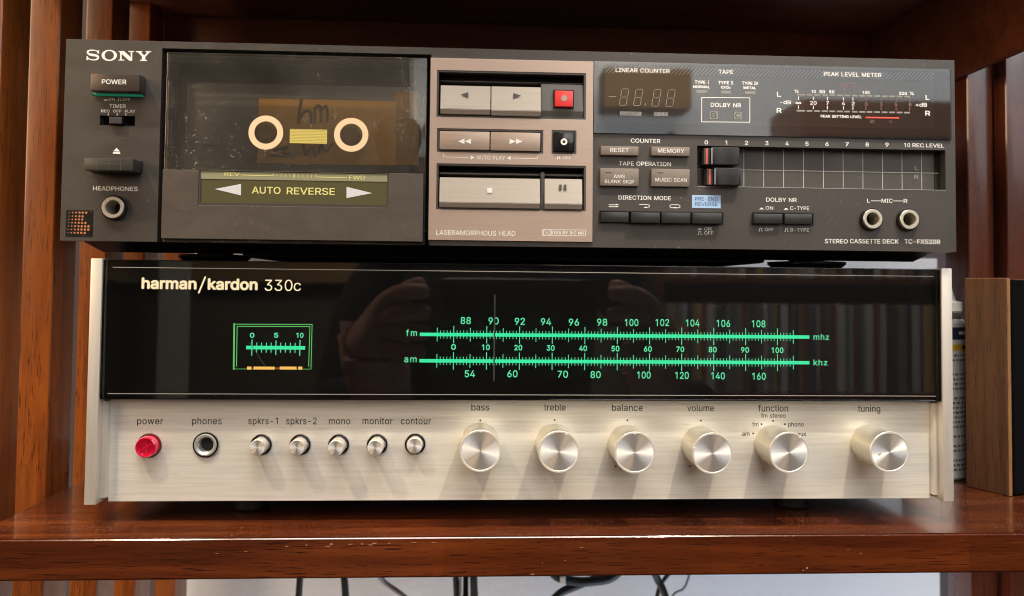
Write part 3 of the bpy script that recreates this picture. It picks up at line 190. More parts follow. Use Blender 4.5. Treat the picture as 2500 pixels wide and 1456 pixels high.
def glyphs(s, weight=0.0, space=1.0):
    """one flat mesh; overlapping strokes, and the shifted copies that thicken a bold face, lie on separate thin layers"""
    verts, faces = [], []
    for layer in range(5):
        c = bpy.data.curves.new('txt', 'CURVE'); c.dimensions = '2D'; c.fill_mode = 'FRONT'
        x = 0.; any_ = False
        for ch in s:
            if ch == ' ': x += 125 * space; continue
            outs = LAYERS[ch]
            if layer < len(outs):
                for q in outs[layer]:
                    any_ = True; n_ = len(q); sp = c.splines.new('POLY'); sp.points.add(n_ - 1)
                    for i in range(n_): sp.points[i].co = ((q[i].x + x) / 500, q[i].y / 500, 0, 1)
                    sp.use_cyclic_u = True
            x += LETTERS[ch][0] + (space - 1) * 170
        if not any_: bpy.data.curves.remove(c); break
        o = bpy.data.objects.new('txt', c); COL.objects.link(o); me = bpy.data.meshes.new_from_object(o)
        sh = [(0, 0)] if weight <= 0 else [(.7, .7), (-.7, -.7), (.7, -.7), (-.7, .7)] + ([(1, 0), (-1, 0), (0, 1), (0, -1)] if weight > .016 else [])
        for m_, (ax, ay) in enumerate(sh):
            k = len(verts); verts += [(v.co.x + ax * weight, v.co.y + ay * weight, layer + 3 * m_) for v in me.vertices]; faces += [[k + i for i in p.vertices] for p in me.polygons]
        bpy.data.objects.remove(o); bpy.data.curves.remove(c); bpy.data.meshes.remove(me)
    me = bpy.data.meshes.new('lettering'); me.from_pydata(verts, [], faces); return me
_h = glyphs('H'); CAP = max(v.co.y for v in _h.vertices)
def text(f, s, u0, u1, vb, cap, y, mat, parent, weight=0.0, name='lettering', space=1.0):
    me = glyphs(s, weight, space)
    um = (u0 + u1) / 2
    x0, x1 = f(u0, vb, y)[0], f(u1, vb, y)[0]; zb = f(um, vb, y)[1]; zt = f(um, vb - cap, y)[1]
    a = min(v.co.x for v in me.vertices); b = max(v.co.x for v in me.vertices)
    sx = (x1 - x0) / (b - a); sz = (zt - zb) / (CAP + 2 * max(weight, 0))
    for v in me.vertices:
        v.co = Vector(((x0 + (v.co.x - a) * sx), y - 0.05 - v.co.z * .003, zb + (v.co.y + max(weight, 0)) * sz)) * MM
    return link(name, me, mat, parent)

# ------------------------------------------------------------------ materials
def mat(name, color=(.5, .5, .5), rough=.5, metal=0., spec=.5, coat=0., emit=None, es=1., aniso=0., coat_rough=.05):
    m = bpy.data.materials.new(name); m.use_nodes = True; p = m.node_tree.nodes['Principled BSDF']
    p.inputs['Base Color'].default_value = (*color, 1); p.inputs['Roughness'].default_value = rough
    p.inputs['Metallic'].default_value = metal; p.inputs['Specular IOR Level'].default_value = spec
    p.inputs['Coat Weight'].default_value = coat; p.inputs['Coat Roughness'].default_value = coat_rough
    p.inputs['Anisotropic'].default_value = aniso
    if emit: p.inputs['Emission Color'].default_value = (*emit, 1); p.inputs['Emission Strength'].default_value = es
    return m
class N:
    def __init__(s, m): s.t = m.node_tree; s.p = s.t.nodes['Principled BSDF']
    def new(s, k, **kw):
        n = s.t.nodes.new(k)
        for a, b in kw.items():
            if a.startswith('i_'):
                key = a[2:].replace('_', ' ')
                n.inputs[int(key) if key.isdigit() else key].default_value = b
            else: setattr(n, a, b)
        return n
    def l(s, a, b): s.t.links.new(a, b)
    def coords(s, scale, kind='Object', loc=(0, 0, 0), rotv=(0, 0, 0)):
        c = s.new('ShaderNodeTexCoord'); m = s.new('ShaderNodeMapping')
        m.inputs['Scale'].default_value = scale; m.inputs['Location'].default_value = loc; m.inputs['Rotation'].default_value = rotv
        s.l(c.outputs[kind], m.inputs[0]); return m.outputs[0]
    def noise(s, vec, scale=1., detail=4., rough=.6, dist=0.):
        n = s.new('ShaderNodeTexNoise'); n.inputs['Scale'].default_value = scale; n.inputs['Detail'].default_value = detail
        n.inputs['Roughness'].default_value = rough; n.inputs['Distortion'].default_value = dist; s.l(vec, n.inputs['Vector']); return n.outputs['Fac']
    def ramp(s, fac, stops):
        r = s.new('ShaderNodeValToRGB'); e = r.color_ramp.elements
        while len(e) < len(stops): e.new(.5)
        for q, (pos, c) in zip(e, stops):
            q.position = pos; q.color = (*c, 1) if len(c) == 3 else c
        s.l(fac, r.inputs[0]); return r.outputs[0]
    def mix(s, f, a, b, mode='MIX'):
        n = s.new('ShaderNodeMix', data_type='RGBA', blend_type=mode)
        for sock, v in ((0, f), (6, a), (7, b)):
            if hasattr(v, 'node'): s.l(v, n.inputs[sock])
            else: n.inputs[sock].default_value = v if sock == 0 else (*v, 1)
        return n.outputs[2]
    def math(s, op, a, b=0.0):
        n = s.new('ShaderNodeMath', operation=op)
        for i, v in enumerate((a, b)):
            if hasattr(v, 'node'): s.l(v, n.inputs[i])
            else: n.inputs[i].default_value = v
        return n.outputs[0]
    def bump(s, h, strength=.2, dist=.0002):
        b = s.new('ShaderNodeBump'); b.inputs['Strength'].default_value = strength; b.inputs['Distance'].default_value = dist
        s.l(h, b.inputs['Height']); s.l(b.outputs[0], s.p.inputs['Normal']); return b
def dusted(m, amount=.5, scale=420., thr=.70, streak=True):
    """sparse light dust specks and short lint over the base colour"""
    n = N(m); base = tuple(n.p.inputs['Base Color'].default_value)[:3]
    v = n.coords((1, 1, 1)); big = n.noise(v, 22, 3, .6); f = n.noise(v, scale, 2, .5, 1.2)
    a = n.ramp(f, [(thr, (0, 0, 0)), (thr + .05, (1, 1, 1))]); b = n.ramp(big, [(.42, (0, 0, 0)), (.62, (1, 1, 1))])
    k = n.math('MULTIPLY', n.math('MULTIPLY', a, b), amount)
    fine = n.noise(v, 900, 2, .5)
    c0 = n.mix(n.ramp(fine, [(.3, (0, 0, 0)), (.7, (1, 1, 1))]), tuple(x * .93 for x in base), tuple(x * 1.07 for x in base))
    n.l(n.mix(k, c0, (.42, .40, .37)), n.p.inputs['Base Color'])
    ro = n.p.inputs['Roughness'].default_value; sm = n.noise(n.coords((1, 1, 1.6), loc=(.2, 0, .4)), 34, 4, .6, .6)
    n.l(n.ramp(sm, [(.35, (ro * .82,) * 3), (.65, (min(1, ro * 1.25),) * 3)]), n.p.inputs['Roughness'])
    n.bump(fine, .08, .00005)
    return m
def wood(name, dark, mid, light, axis=0, rough=.28, coat=.5, scale=1., blot=1., dusty=False):
    m = mat(name, mid, rough, coat=coat, coat_rough=.12); n = N(m)
    sc = [90 * scale] * 3; sc[axis] = 6 * scale
    v = n.coords(tuple(sc)); g = n.noise(v, 1.0, 6, .65, .4)
    sc2 = [1500 * scale] * 3; sc2[axis] = 70 * scale
    pores = n.noise(n.coords(tuple(sc2)), 1.0, 3, .6)
    blotch = n.noise(n.coords((1, 1, 1), loc=(3, 1, 2)), 16 * blot, 3, .55)
    c = n.ramp(g, [(.28, dark), (.5, mid), (.74, light)])
    c = n.mix(n.ramp(pores, [(.35, (.85, .85, .85)), (.42, (0, 0, 0))]), c, tuple(x * .35 for x in dark))
    c = n.mix(n.math('MULTIPLY', n.ramp(blotch, [(.35, (0, 0, 0)), (.7, (1, 1, 1))]), .55), c, tuple(x * .62 for x in mid))
    if dusty:
        # glued lamellae of slightly different tone, and a film of dust lying on the upward face
        co = n.new('ShaderNodeTexCoord'); sx = n.new('ShaderNodeSeparateXYZ'); n.l(co.outputs['Object'], sx.inputs[0])
        wn = n.new('ShaderNodeTexWhiteNoise', noise_dimensions='1D'); n.l(n.math('FLOOR', n.math('MULTIPLY', n.math('ADD', sx.outputs[0], .041), 8.1)), wn.inputs['W'])
        c = n.mix(n.math('MULTIPLY', wn.outputs['Value'], .42), c, tuple(x * .45 for x in mid))
        ge = n.new('ShaderNodeNewGeometry'); sg = n.new('ShaderNodeSeparateXYZ'); n.l(ge.outputs['Normal'], sg.inputs[0])
        sp = n.ramp(n.noise(n.coords((1, 1, 1)), 900, 2, .5, .5), [(.60, (0, 0, 0)), (.66, (1, 1, 1))])
        patch = n.ramp(n.noise(n.coords((1, 2, 1)), 14, 3, .6), [(.36, (.1, .1, .1)), (.62, (1, 1, 1))])
        c = n.mix(n.math('MULTIPLY', n.math('MULTIPLY', n.math('MAXIMUM', sg.outputs[2], 0.), sp), n.math('MULTIPLY', patch, .42)), c, (.38, .26, .22))
    n.l(c, n.p.inputs['Base Color'])
    n.l(n.ramp(blotch, [(.2, (rough * .8,) * 3), (.8, (min(1, rough * 1.5),) * 3)]), n.p.inputs['Roughness'])
    n.bump(pores, .25, .0001)
    return m
def brushed(name, color, rough=.32, aniso=.75, axis=0, coarse=1., contrast=.10, stain=False, metal=1.0):
    m = mat(name, color, rough, metal, aniso=aniso); n = N(m)
    s1 = [2600 * coarse] * 3; s1[axis] = 60 * coarse
    g = n.noise(n.coords(tuple(s1)), 1., 3, .7)
    s2 = [1200 * coarse] * 3; s2[axis] = 28 * coarse
    g2 = n.noise(n.coords(tuple(s2)), 1., 3, .6)
    gg = n.math('MULTIPLY', n.math('ADD', g, g2), .5)
    c = n.ramp(gg, [(.38, tuple(x * (1 - contrast) for x in color)), (.62, tuple(min(1, x * (1 + contrast)) for x in color))])
    if stain:
        st = n.noise(n.coords((1, 1, 2.2), loc=(.31, 0, .12)), 42, 4, .6, .3)
        c = n.mix(n.math('MULTIPLY', n.ramp(st, [(.66, (0, 0, 0)), (.74, (1, 1, 1))]), .35), c, (.40, .34, .16))
    n.l(c, n.p.inputs['Base Color'])
    n.l(n.ramp(gg, [(.3, (rough * .85,) * 3), (.7, (rough * 1.2,) * 3)]), n.p.inputs['Roughness'])
    tg = n.new('ShaderNodeTangent', direction_type='RADIAL', axis='Z'); n.l(tg.outputs[0], n.p.inputs['Tangent'])
    n.bump(gg, .25, .00003)
    return m
def spun(name, color, rough=.50):
    m = mat(name, color, rough, .85, aniso=.86); n = N(m)
    c = n.new('ShaderNodeTexCoord'); sx = n.new('ShaderNodeSeparateXYZ'); n.l(c.outputs['Object'], sx.inputs[0])
    r = n.math('SQRT', n.math('ADD', n.math('MULTIPLY', sx.outputs[0], sx.outputs[0]), n.math('MULTIPLY', sx.outputs[2], sx.outputs[2])))
    cb = n.new('ShaderNodeCombineXYZ'); n.l(n.math('MULTIPLY', r, 5200.), cb.inputs[0])
    g = n.noise(cb.outputs[0], 1., 2, .6)
    tg = n.new('ShaderNodeTangent', direction_type='RADIAL', axis='Y'); n.l(tg.outputs[0], n.p.inputs['Tangent'])
    n.bump(g, .35, .00002)
    return m
def glass(name, tint=(1, 1, 1), ior=1.5, gloss_rough=.0, dust=0., boost=1.):
    m = bpy.data.materials.new(name); m.use_nodes = True; t = m.node_tree
    t.nodes.remove(t.nodes['Principled BSDF']); out = t.nodes['Material Output']
    tr = t.nodes.new('ShaderNodeBsdfTransparent'); tr.inputs[0].default_value = (*tint, 1)
    gl = t.nodes.new('ShaderNodeBsdfGlossy'); gl.inputs['Roughness'].default_value = gloss_rough
    fr = t.nodes.new('ShaderNodeFresnel'); fr.inputs[0].default_value = ior
    mx = t.nodes.new('ShaderNodeMixShader'); s = N.__new__(N); s.t = t
    t.links.new(s.math('MULTIPLY', fr.outputs[0], boost), mx.inputs[0])
    t.links.new(tr.outputs[0], mx.inputs[1]); t.links.new(gl.outputs[0], mx.inputs[2]); last = mx.outputs[0]
    if dust:
        v = s.coords((1, 1, 1)); f = s.noise(v, 620, 2, .5, 2.0); big = s.noise(v, 18, 3, .6)
        k = s.math('MULTIPLY', s.ramp(f, [(.645, (0, 0, 0)), (.70, (1, 1, 1))]), s.ramp(big, [(.44, (.10,) * 3), (.66, (1, 1, 1))]))
        k = s.math('ADD', s.math('MULTIPLY', k, dust), s.math('MULTIPLY', s.ramp(big, [(.3, (.25,) * 3), (.8, (1, 1, 1))]), dust * .13))
        df = t.nodes.new('ShaderNodeBsdfDiffuse'); df.inputs[0].default_value = (.75, .70, .62, 1)
        m2 = t.nodes.new('ShaderNodeMixShader'); t.links.new(k, m2.inputs[0]); t.links.new(last, m2.inputs[1]); t.links.new(df.outputs[0], m2.inputs[2]); last = m2.outputs[0]
    t.links.new(last, out.inputs[0]); return m
M = {}
M['deck'] = dusted(mat('dark grey painted metal', (.062, .055, .051), .42, .25), .45)
M['deck_plate'] = dusted(mat('grey brown anodised metal', (.105, .088, .078), .38, .35), .35)
M['black'] = mat('black plastic', (.012, .012, .013), .32)
M['blackmatte'] = mat('matt black steel', (.010, .010, .010), .6)
M['void'] = mat('black inside of housing', (.004, .004, .004), .8)
M['blackgloss'] = mat('glossy black plastic', (.010, .010, .012), .12)
M['btn_grey'] = dusted(mat('taupe plastic button', (.20, .165, .14), .4, .2), .15)
M['copper'] = brushed('pale copper anodised aluminium', (.50, .385, .325), .42, .3, 0, .8, .03, False, .55)
M['champagne'] = brushed('champagne brushed metal key', (.44, .395, .345), .40, .5, 0, .8, .05, False, .5)
M['copper_key'] = brushed('copper brushed metal key', (.44, .34, .28), .40, .4, 0, .8, .04, False, .5)
M['recess'] = mat('dark grey recess plastic', (.06, .055, .053), .4)
M['white'] = mat('white print', (.80, .80, .78), .5)
M['dimwhite'] = mat('grey print', (.36, .36, .36), .5)
M['ledgrey'] = mat('unlit segment grey', (.27, .27, .255), .5)
M['dimred'] = mat('dull red print', (.30, .10, .09), .5)
M['redprint'] = mat('red print', (.70, .09, .06), .45)
M['red'] = mat('red plastic key', (.72, .045, .045), .32)
M['blackprint'] = mat('black print', (.015, .013, .012), .5)
M['navyprint'] = mat('navy print', (.04, .07, .16), .5)
M['bluelabel'] = mat('pale blue label', (.34, .52, .80), .5)
M['yellowprint'] = mat('yellow print', (.72, .68, .26), .5)
M['olive'] = mat('olive window', (.085, .078, .036), .3, coat=.4)
M['olive_light'] = mat('olive strip', (.27, .27, .17), .3)
M['arrow'] = mat('silver print', (.62, .64, .68), .35)
M['jack'] = mat('nickel plated ring', (.70, .66, .56), .32, .75)
M['jack_silver'] = mat('satin silver jack funnel', (.62, .62, .60), .4, .7)
M['orange_dot'] = mat('copper foil dot', (.72, .30, .14), .35, .6)
M['cleartape'] = glass('clear sticker film', (.93, .93, .93), 1.4, .2, .10)
M['door'] = glass('smoked door plastic', (.84, .82, .80), 1.5, .0, .42, 1.1)
M['displayglass'] = glass('smoked display window', (.90, .90, .90), 1.5, .03, .03, 1.15)
M['dialglass'] = glass('dark dial glass', (.9, .9, .9), 1.5, .0, .006, 1.0)
M['alu'] = brushed('brushed aluminium fascia', (.86, .84, .785), .42, .5, 0, .75, .075, True, .42)
M['alu_plate'] = brushed('satin aluminium end plate', (.74, .70, .64), .42, .3, 2, .6, .04, False, .5)
M['knob_side'] = brushed('champagne turned knob side', (.76, .72, .61), .36, .4, 1, .8, .04)
M['knob_face'] = spun('spun aluminium knob face', (.84, .82, .80))
M['rimwhite'] = mat('bright turned rim', (.92, .89, .82), .34, .55)
M['green'] = mat('lit green scale', (.02, .2, .1), .5, emit=(.055, 1.0, .44), es=.95)
M['greenpale'] = mat('lit pale green figures', (.02, .2, .1), .5, emit=(.16, 1.0, .50), es=.85)
M['greenframe'] = mat('lit green meter edge', (.02, .2, .1), .5, emit=(.20, .80, .22), es=.75)
M['greenbar'] = mat('lit green power bar', (.02, .2, .1), .3, emit=(.05, .55, .28), es=.16)
M['amber'] = mat('lit amber lamp strip', (.5, .3, .05), .5, emit=(1.0, .55, .12), es=1.1)
M['needle'] = mat('grey needle', (.42, .40, .38), .4)
M['dialblack'] = mat('black dial backing', (.006, .006, .006), .6)
M['cream'] = mat('cream glass print', (.86, .80, .56), .5)
M['glint'] = mat('painted glass edge glint', (.42, .40, .36), .3)
M['redlens'] = mat('lit red lens', (.42, .004, .03), .1, emit=(1.0, .0, .05), es=.16, coat=1.)
M['shelf'] = wood('red brown lacquered pine', (.026, .004, .002), (.092, .018, .004), (.185, .044, .010), 0, .20, .8, 1., .45, True)
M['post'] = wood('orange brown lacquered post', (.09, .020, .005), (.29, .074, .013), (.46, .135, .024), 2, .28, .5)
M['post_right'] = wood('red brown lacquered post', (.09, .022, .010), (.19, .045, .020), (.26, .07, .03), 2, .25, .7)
M['rail'] = wood('dark red brown rail', (.075, .023, .011), (.165, .046, .020), (.23, .072, .032), 0, .35, .3)
M['walnut'] = wood('walnut veneer', (.018, .007, .003), (.125, .050, .018), (.22, .096, .038), 2, .5, .0, .8, 1.)
M['walnut_edge'] = wood('walnut edge', (.18, .08, .03), (.33, .16, .065), (.42, .22, .10), 2, .45, .1)
M['grille'] = mat('black speaker cloth', (.004, .004, .005), .95, spec=.05)
M['mauve'] = mat('mauve grey wall', (.085, .066, .066), .85)
M['whitewall'] = mat('white plaster', (.74, .74, .76), .8)
M['cassette'] = mat('smoke grey cassette shell', (.17, .16, .15), .35)
M['orangelabel'] = mat('orange brown label', (.80, .42, .06), .6)
M['ink'] = mat('felt pen ink', (.32, .17, .035), .7)
M['ringcream'] = mat('cream ring', (.80, .60, .38), .5)
M['yellowscale'] = mat('yellow scale window', (.62, .52, .14), .45)
M['bottle'] = mat('white plastic bottle', (.72, .74, .76), .35)
M['greyprint'] = mat('grey small print', (.16, .17, .19), .6)
M['navy'] = mat('navy label band', (.02, .035, .10), .5)
M['yellow'] = mat('yellow label band', (.75, .50, .04), .5)
M['cable'] = mat('black rubber cable', (.008, .008, .009), .5)
M['cable_grey'] = mat('grey thin cable', (.22, .21, .22), .5)
M['chip'] = mat('bare pine chip', (.34, .18, .095), .8)
n = N(M['whitewall']); n.bump(n.noise(n.coords((1, 1, 1)), 220, 4, .6), .5, .0012)

exec_order = []
# ================================================================== BOOKCASE
bookcase = thing('bookcase', 'red brown lacquered wooden bookcase holding the two hi-fi units', 'bookcase', (0, 100, -86))
BZ = 86.0
def bk(name, b, m, par=bookcase, smooth=False):
    bmesh.ops.translate(b, verts=b.verts, vec=(0, -100, BZ)); return obj(name, b, m, par, smooth)
SX0, SX1, SZ, SY0, SY1 = -252., 300., -68., -15.5, 205.
b = bmesh.new()
# shelf outline with a clipped front left corner
outl = [(SX0, -13.5), (SX0 + 2, -15.5), (SX1 + 40, -15.5), (SX1 + 40, SY1), (SX0, SY1), (SX0, 0)]
top = [b.verts.new((x, y, SZ)) for x, y in outl]; bot = [b.verts.new((x, y, SZ - 18.5)) for x, y in outl]
b.faces.new(top); b.faces.new(bot[::-1])
for k in range(len(outl)): b.faces.new([top[k], top[(k + 1) % 6], bot[(k + 1) % 6], bot[k]])
bmesh.ops.bevel(b, geom=b.edges[:], offset=.9, segments=3, affect='EDGES')
shelf = bk('shelf', b, M['shelf'], smooth=True)
shelf2 = bk('shelf', box(SX0 - 30, SX1 + 40, -18, 228, 246, 264, .8), M['rail'])
for y0 in (14, 67, 129, 186, 262):
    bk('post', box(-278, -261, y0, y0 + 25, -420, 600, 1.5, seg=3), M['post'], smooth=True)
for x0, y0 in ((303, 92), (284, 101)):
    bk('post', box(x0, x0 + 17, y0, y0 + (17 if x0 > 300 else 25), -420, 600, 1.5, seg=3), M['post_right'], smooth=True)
bk('back_rail', box(-262, 279, 212, 227, 182, 245.9, .8), M['rail'])
bk('side_rail', box(279.05, 283.8, -14, 226, 183, 245.9, .8), M['rail'])
b = bmesh.new(); lathe([(0.1, 205), (4.2, 205.5), (5, 208), (4.6, 212)], -197, 206, 20, b)
bk('screw_head', b, M['blackmatte'], smooth=True)
random.seed(3)
cb_ = frame((0, 0, 0), Matrix.Identity(3))
def chip(u, v, w, h, top=False):
    b = bmesh.new(); x, z = cb_(u, v, -15.5); n_ = 7
    pts = [(x + w * (math.cos(2 * math.pi * k / n_)) * random.uniform(.5, 1.), z + h * .65 * math.sin(2 * math.pi * k / n_) * random.uniform(.5, 1.)) for k in range(n_)]
    ff = b.faces.new([b.verts.new((p, -15.55, q)) for p, q in pts])
    r_ = bmesh.ops.extrude_face_region(b, geom=[ff]); bmesh.ops.translate(b, verts=[g for g in r_['geom'] if isinstance(g, bmesh.types.BMVert)], vec=(0, -.12, 0))
    bmesh.ops.translate(b, verts=b.verts, vec=(0, -100, BZ)); obj('chip', b, M['chip'], shelf)
for u, v, w, h in ((748, 1331, .7, .6), (809, 1329, .9, .8), (800, 1334, 1.6, .35), (700, 1334, 1.1, .3), (855, 1329, 1.3, .3), (884, 1328, .9, .5), (914, 1327, 1.6, .5),
                   (905, 1331, 1.4, .3), (950, 1327, .8, .3), (530, 1352, 1.2, .2), (600, 1347, 1.0, .2), (1152, 1315, .6, .7), (1970, 1387, .8, .9), (1961, 1393, .4, .4),
                   (1380, 1368, .4, .4), (1324, 1375, .3, .4), (2102, 1352, .6, .4), (1300, 1402, 1.5, .4), (1010, 1325, 2.4, .15), (1060, 1325, 2.0, .15), (1420, 1337, 1.2, .2), (2070, 1343, 1.2, .2)):
    chip(u, v, w, h)

# ================================================================== WALL AND WHITE PANEL BEHIND
b = box(-900, 1100, 420, 440, -700, 900); w = obj('wall', b, M['mauve']); tag(w, kind='structure')
b = box(-283, 405, 330, 412, -700, 76, 1.0); wp = obj('white_panel', b, M['whitewall'])
tag(wp, 'white rough plaster panel behind the shelf, cables hanging in front', 'panel')

# ================================================================== RECEIVER
HZ = 68.0
rx = thing('stereo_receiver', 'silver and black stereo receiver with green lit tuning dial', 'receiver', (0, 0, -HZ))
H = frame((0, 0, -HZ), Matrix.Identity(3))
PY = 7.0                                              # silver fascia lies 7 mm behind the end plates
zt, zb = 57.4 + HZ, -57.4 + HZ
for s in (-1, 1):
    xo = s * 208.65; xi = s * 203.3
    o = obj('end_plate', box(min(xo, xi), max(xo, xi), 0, 290, zb, zt, .5), M['alu_plate'], rx, True)
    xi2 = s * 200.8
    obj('inner_strip', box(min(xi - s * .02, xi2), max(xi - s * .02, xi2), 4.2, PY + 2, zb + 2, zb + 47.6, .2), M['alu_plate'], rx)
gz0 = H(243, 976, .6)[1]; gz0 = (gz0 + H(2304, 981, .6)[1]) / 2
pz0 = (H(253, 1225, PY)[1] + H(2281, 1216, PY)[1]) / 2
# silver fascia with holes hidden by the rims of jack and buttons
btn = [(638, 1086), (733, 1086), (827, 1086), (921, 1085.5), (1013.6, 1084)]
holes = []
bc = [H(u, v, PY) for u, v in btn]
for x, z in bc: holes.append((x - 3.6, x + 3.6, z - 3.6, z + 3.6))
jx, jz = H(503, 1086, PY); holes.append((jx - 3.4, jx + 3.4, jz - 3.4, jz + 3.4))
obj('fascia', plate(-200.75, 200.75, pz0, gz0 + 6, PY, PY + 2.5, holes), M['alu'], rx)
obj('chassis', box(-203, 203, 10, 285, zb + 4, zt - 3.5), M['blackmatte'], rx)
for x, y in ((141, 34), (-141, 34), (141, 240), (-141, 240)):
    obj('foot', lathe_z([(8, 0), (9, 1), (9.3, zb + 4)], x, y), M['blackmatte'], rx, True)
# dial glass
gp = obj('dial_glass', box(-203.2, 203.2, .6, 3.2, gz0, zt - .4, .45), M['dialglass'], rx)
dp = obj('dial_plate', box(-203.2, 203.2, 5.2, 6.6, gz0 + .3, zt - .7), M['dialblack'], rx)
b = bmesh.new()
for z0_, z1_ in ((gz0 + .02, gz0 + .28), (zt - .68, zt - .42)):
    box(-203.1, 203.1, 3.25, PY - .05, z0_, z1_, bm=b)
obj('dial_housing', b, M['blackmatte'], rx)
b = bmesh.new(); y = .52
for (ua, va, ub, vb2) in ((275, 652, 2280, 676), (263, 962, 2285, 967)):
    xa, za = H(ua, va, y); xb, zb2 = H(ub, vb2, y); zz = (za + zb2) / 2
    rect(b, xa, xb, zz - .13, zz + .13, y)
obj('edge_line', b, M['glint'], gp)  # glint along the glass edges, painted as flat pale lines
y = .58
text(H, 'harman', 345.5, 480, 706.5, 28, y, M['cream'], gp, .030)
text(H, 'kardon', 507, 629, 708.5, 28, y, M['cream'], gp, .030)
b = bmesh.new(); line(b, [H(485.5, 714.5, y), H(501, 677.5, y)], .8, y - .05); obj('lettering', b, M['cream'], gp)
text(H, '330', 646, 714, 710.5, 27, y, M['cream'], gp, .0)
text(H, 'c', 717, 734.5, 710.5, 26, y, M['cream'], gp, .0)
# dial scales, lit from behind
y = 5.15
def Hd(u, v): return H(u, v, y)
def barz(b, u0, v0, u1, v1, w):
    p, q = Hd(u0, v0), Hd(u1, v1); z = (p[1] + q[1]) / 2; rect(b, p[0], q[0], z - w / 2, z + w / 2, y - .08); return z
b = bmesh.new(); zf = barz(b, 1025, 814.5, 1976, 825.5, 1.65); obj('scale_bar', b, M['green'], dp)
b = bmesh.new(); za_ = barz(b, 1024, 879, 1976, 888, 1.65); obj('scale_bar', b, M['green'], dp)
x0_ = Hd(1107, 880)[0]; x1_ = Hd(1898, 880)[0]
for zc in (zf, za_):
    b = bmesh.new()
    for i in range(-5, 106):
        x = x0_ + (x1_ - x0_) * i / 100
        hl, w = (4.2, .36) if i % 10 == 0 else ((3.3, .33) if i % 5 == 0 else (2.0, .30))
        rect(b, x - w / 2, x + w / 2, zc - hl, zc + hl, y - .04)
    obj('tick_marks', b, M['greenpale'], dp)
def ctext(s, u, v, cap, wpx, m=M['greenpale'], wt=.012):
    text(H, s, u - wpx / 2, u + wpx / 2, v + cap / 2, cap, y, m, dp, wt)
for s, u, v in (('88', 1137, 783), ('90', 1205, 784), ('92', 1269, 785), ('94', 1333, 786), ('96', 1401, 787), ('98', 1470, 787)): ctext(s, u, v, 17, 25)
for s, u, v in (('100', 1542, 788), ('102', 1617, 788), ('104', 1691, 789), ('106', 1766, 790), ('108', 1852, 791)): ctext(s, u, v, 17, 33)
for i in range(11):
    ctext(str(i * 10), 1107 + 79.1 * i, 847.5 + .8 * i, 13.5, (12, 19.5, 29)[len(str(i * 10)) - 1], wt=.02)
for s, u, v in (('54', 1147, 913), ('60', 1251, 913), ('70', 1374, 914), ('80', 1454, 915)): ctext(s, u, v, 17, 25)
for s, u, v in (('100', 1572, 916), ('120', 1665, 917), ('140', 1753, 918), ('160', 1853, 919)): ctext(s, u, v, 17, 33)
text(H, 'fm', 991, 1018, 820.5, 15, y, M['greenpale'], dp, .012, space=1.3)
text(H, 'am', 987, 1017, 885, 16, y, M['greenpale'], dp, .012, space=1.2)
text(H, 'mhz', 1986, 2024, 830, 14, y, M['greenpale'], dp, .012, space=1.1)
text(H, 'khz', 1986, 2020, 892.5, 14, y, M['greenpale'], dp, .012, space=1.1)
(nx0, nz0), (nx1, nz1) = H(1208, 720, 4.2), H(1207, 931, 4.2)
obj('tuning_needle', box(nx0 - .38, nx0 + .38, 3.9, 4.4, nz1, nz0, .1), M['needle'], rx)
# signal meter
meter = obj('signal_meter', box(Hd(570, 850)[0], Hd(761, 850)[0], 5.08, 5.18, Hd(660, 902)[1], Hd(660, 791)[1]), M['dialblack'], rx)
ym = 5.0
def Hm(u, v): return H(u, v, ym)
b = bmesh.new()
line(b, [Hm(570.6, 901), Hm(571.8, 791.8)], .75, ym)
line(b, [Hm(571.8, 791.8), Hm(762, 792.6), Hm(759.2, 901.4)], .32, ym - .01)
line(b, [Hm(577.4, 895), Hm(579, 797), Hm(756.6, 797.6), Hm(753.5, 895)], .34, ym - .02)
obj('meter_edge', b, M['greenframe'], meter)
b = bmesh.new(); line(b, [Hm(759.2, 901.6), Hm(572, 901.2)], .22, ym - .005); obj('meter_edge', b, M['greenframe'], meter)
b = bmesh.new(); p, q = Hm(601, 849.3), Hm(745, 849.3); rect(b, p[0], q[0], (p[1] + q[1]) / 2 - .85, (p[1] + q[1]) / 2 + .85, ym - .04); zc = (p[1] + q[1]) / 2
obj('scale_bar', b, M['green'], meter)
b = bmesh.new()
for i in range(11):
    x = Hm(615.0 + 11.72 * i, 849)[0]; hl, w = (3.8, .42) if i in (0, 10) else ((3.4, .42) if i == 5 else (2.4, .36))
    rect(b, x - w / 2, x + w / 2, zc - hl, zc + hl, ym - .02)
obj('tick_marks', b, M['greenpale'], meter)
for s, a_, c_ in (('0', 610, 621), ('5', 669, 679.5), ('10', 723.5, 741)): text(H, s, a_, c_, 825, 12, ym, M['greenpale'], meter, .022)
b = bmesh.new(); line(b, [H(609.2, 836.7, 4.7), H(646.5, 893.5, 4.7)], .25, 4.7); obj('meter_needle', b, M['needle'], meter)
for ua, ub in ((603, 613.8), (619, 670.5), (683, 724), (728.5, 738)):
    b = bmesh.new(); p = H(ua, 895.5, 4.9); q = H(ub, 902.7, 4.9); rect(b, p[0], q[0], q[1], p[1], 4.9); obj('lamp_strip', b, M['amber'], meter)
b = bmesh.new(); p = H(668, 897.5, 4.95); q = H(686, 902, 4.95); rect(b, p[0], q[0], q[1], p[1], 4.95); obj('lamp_strip', b, mat('dim amber', (.2, .08, .02), .5, emit=(.5, .18, .03), es=.4), meter)
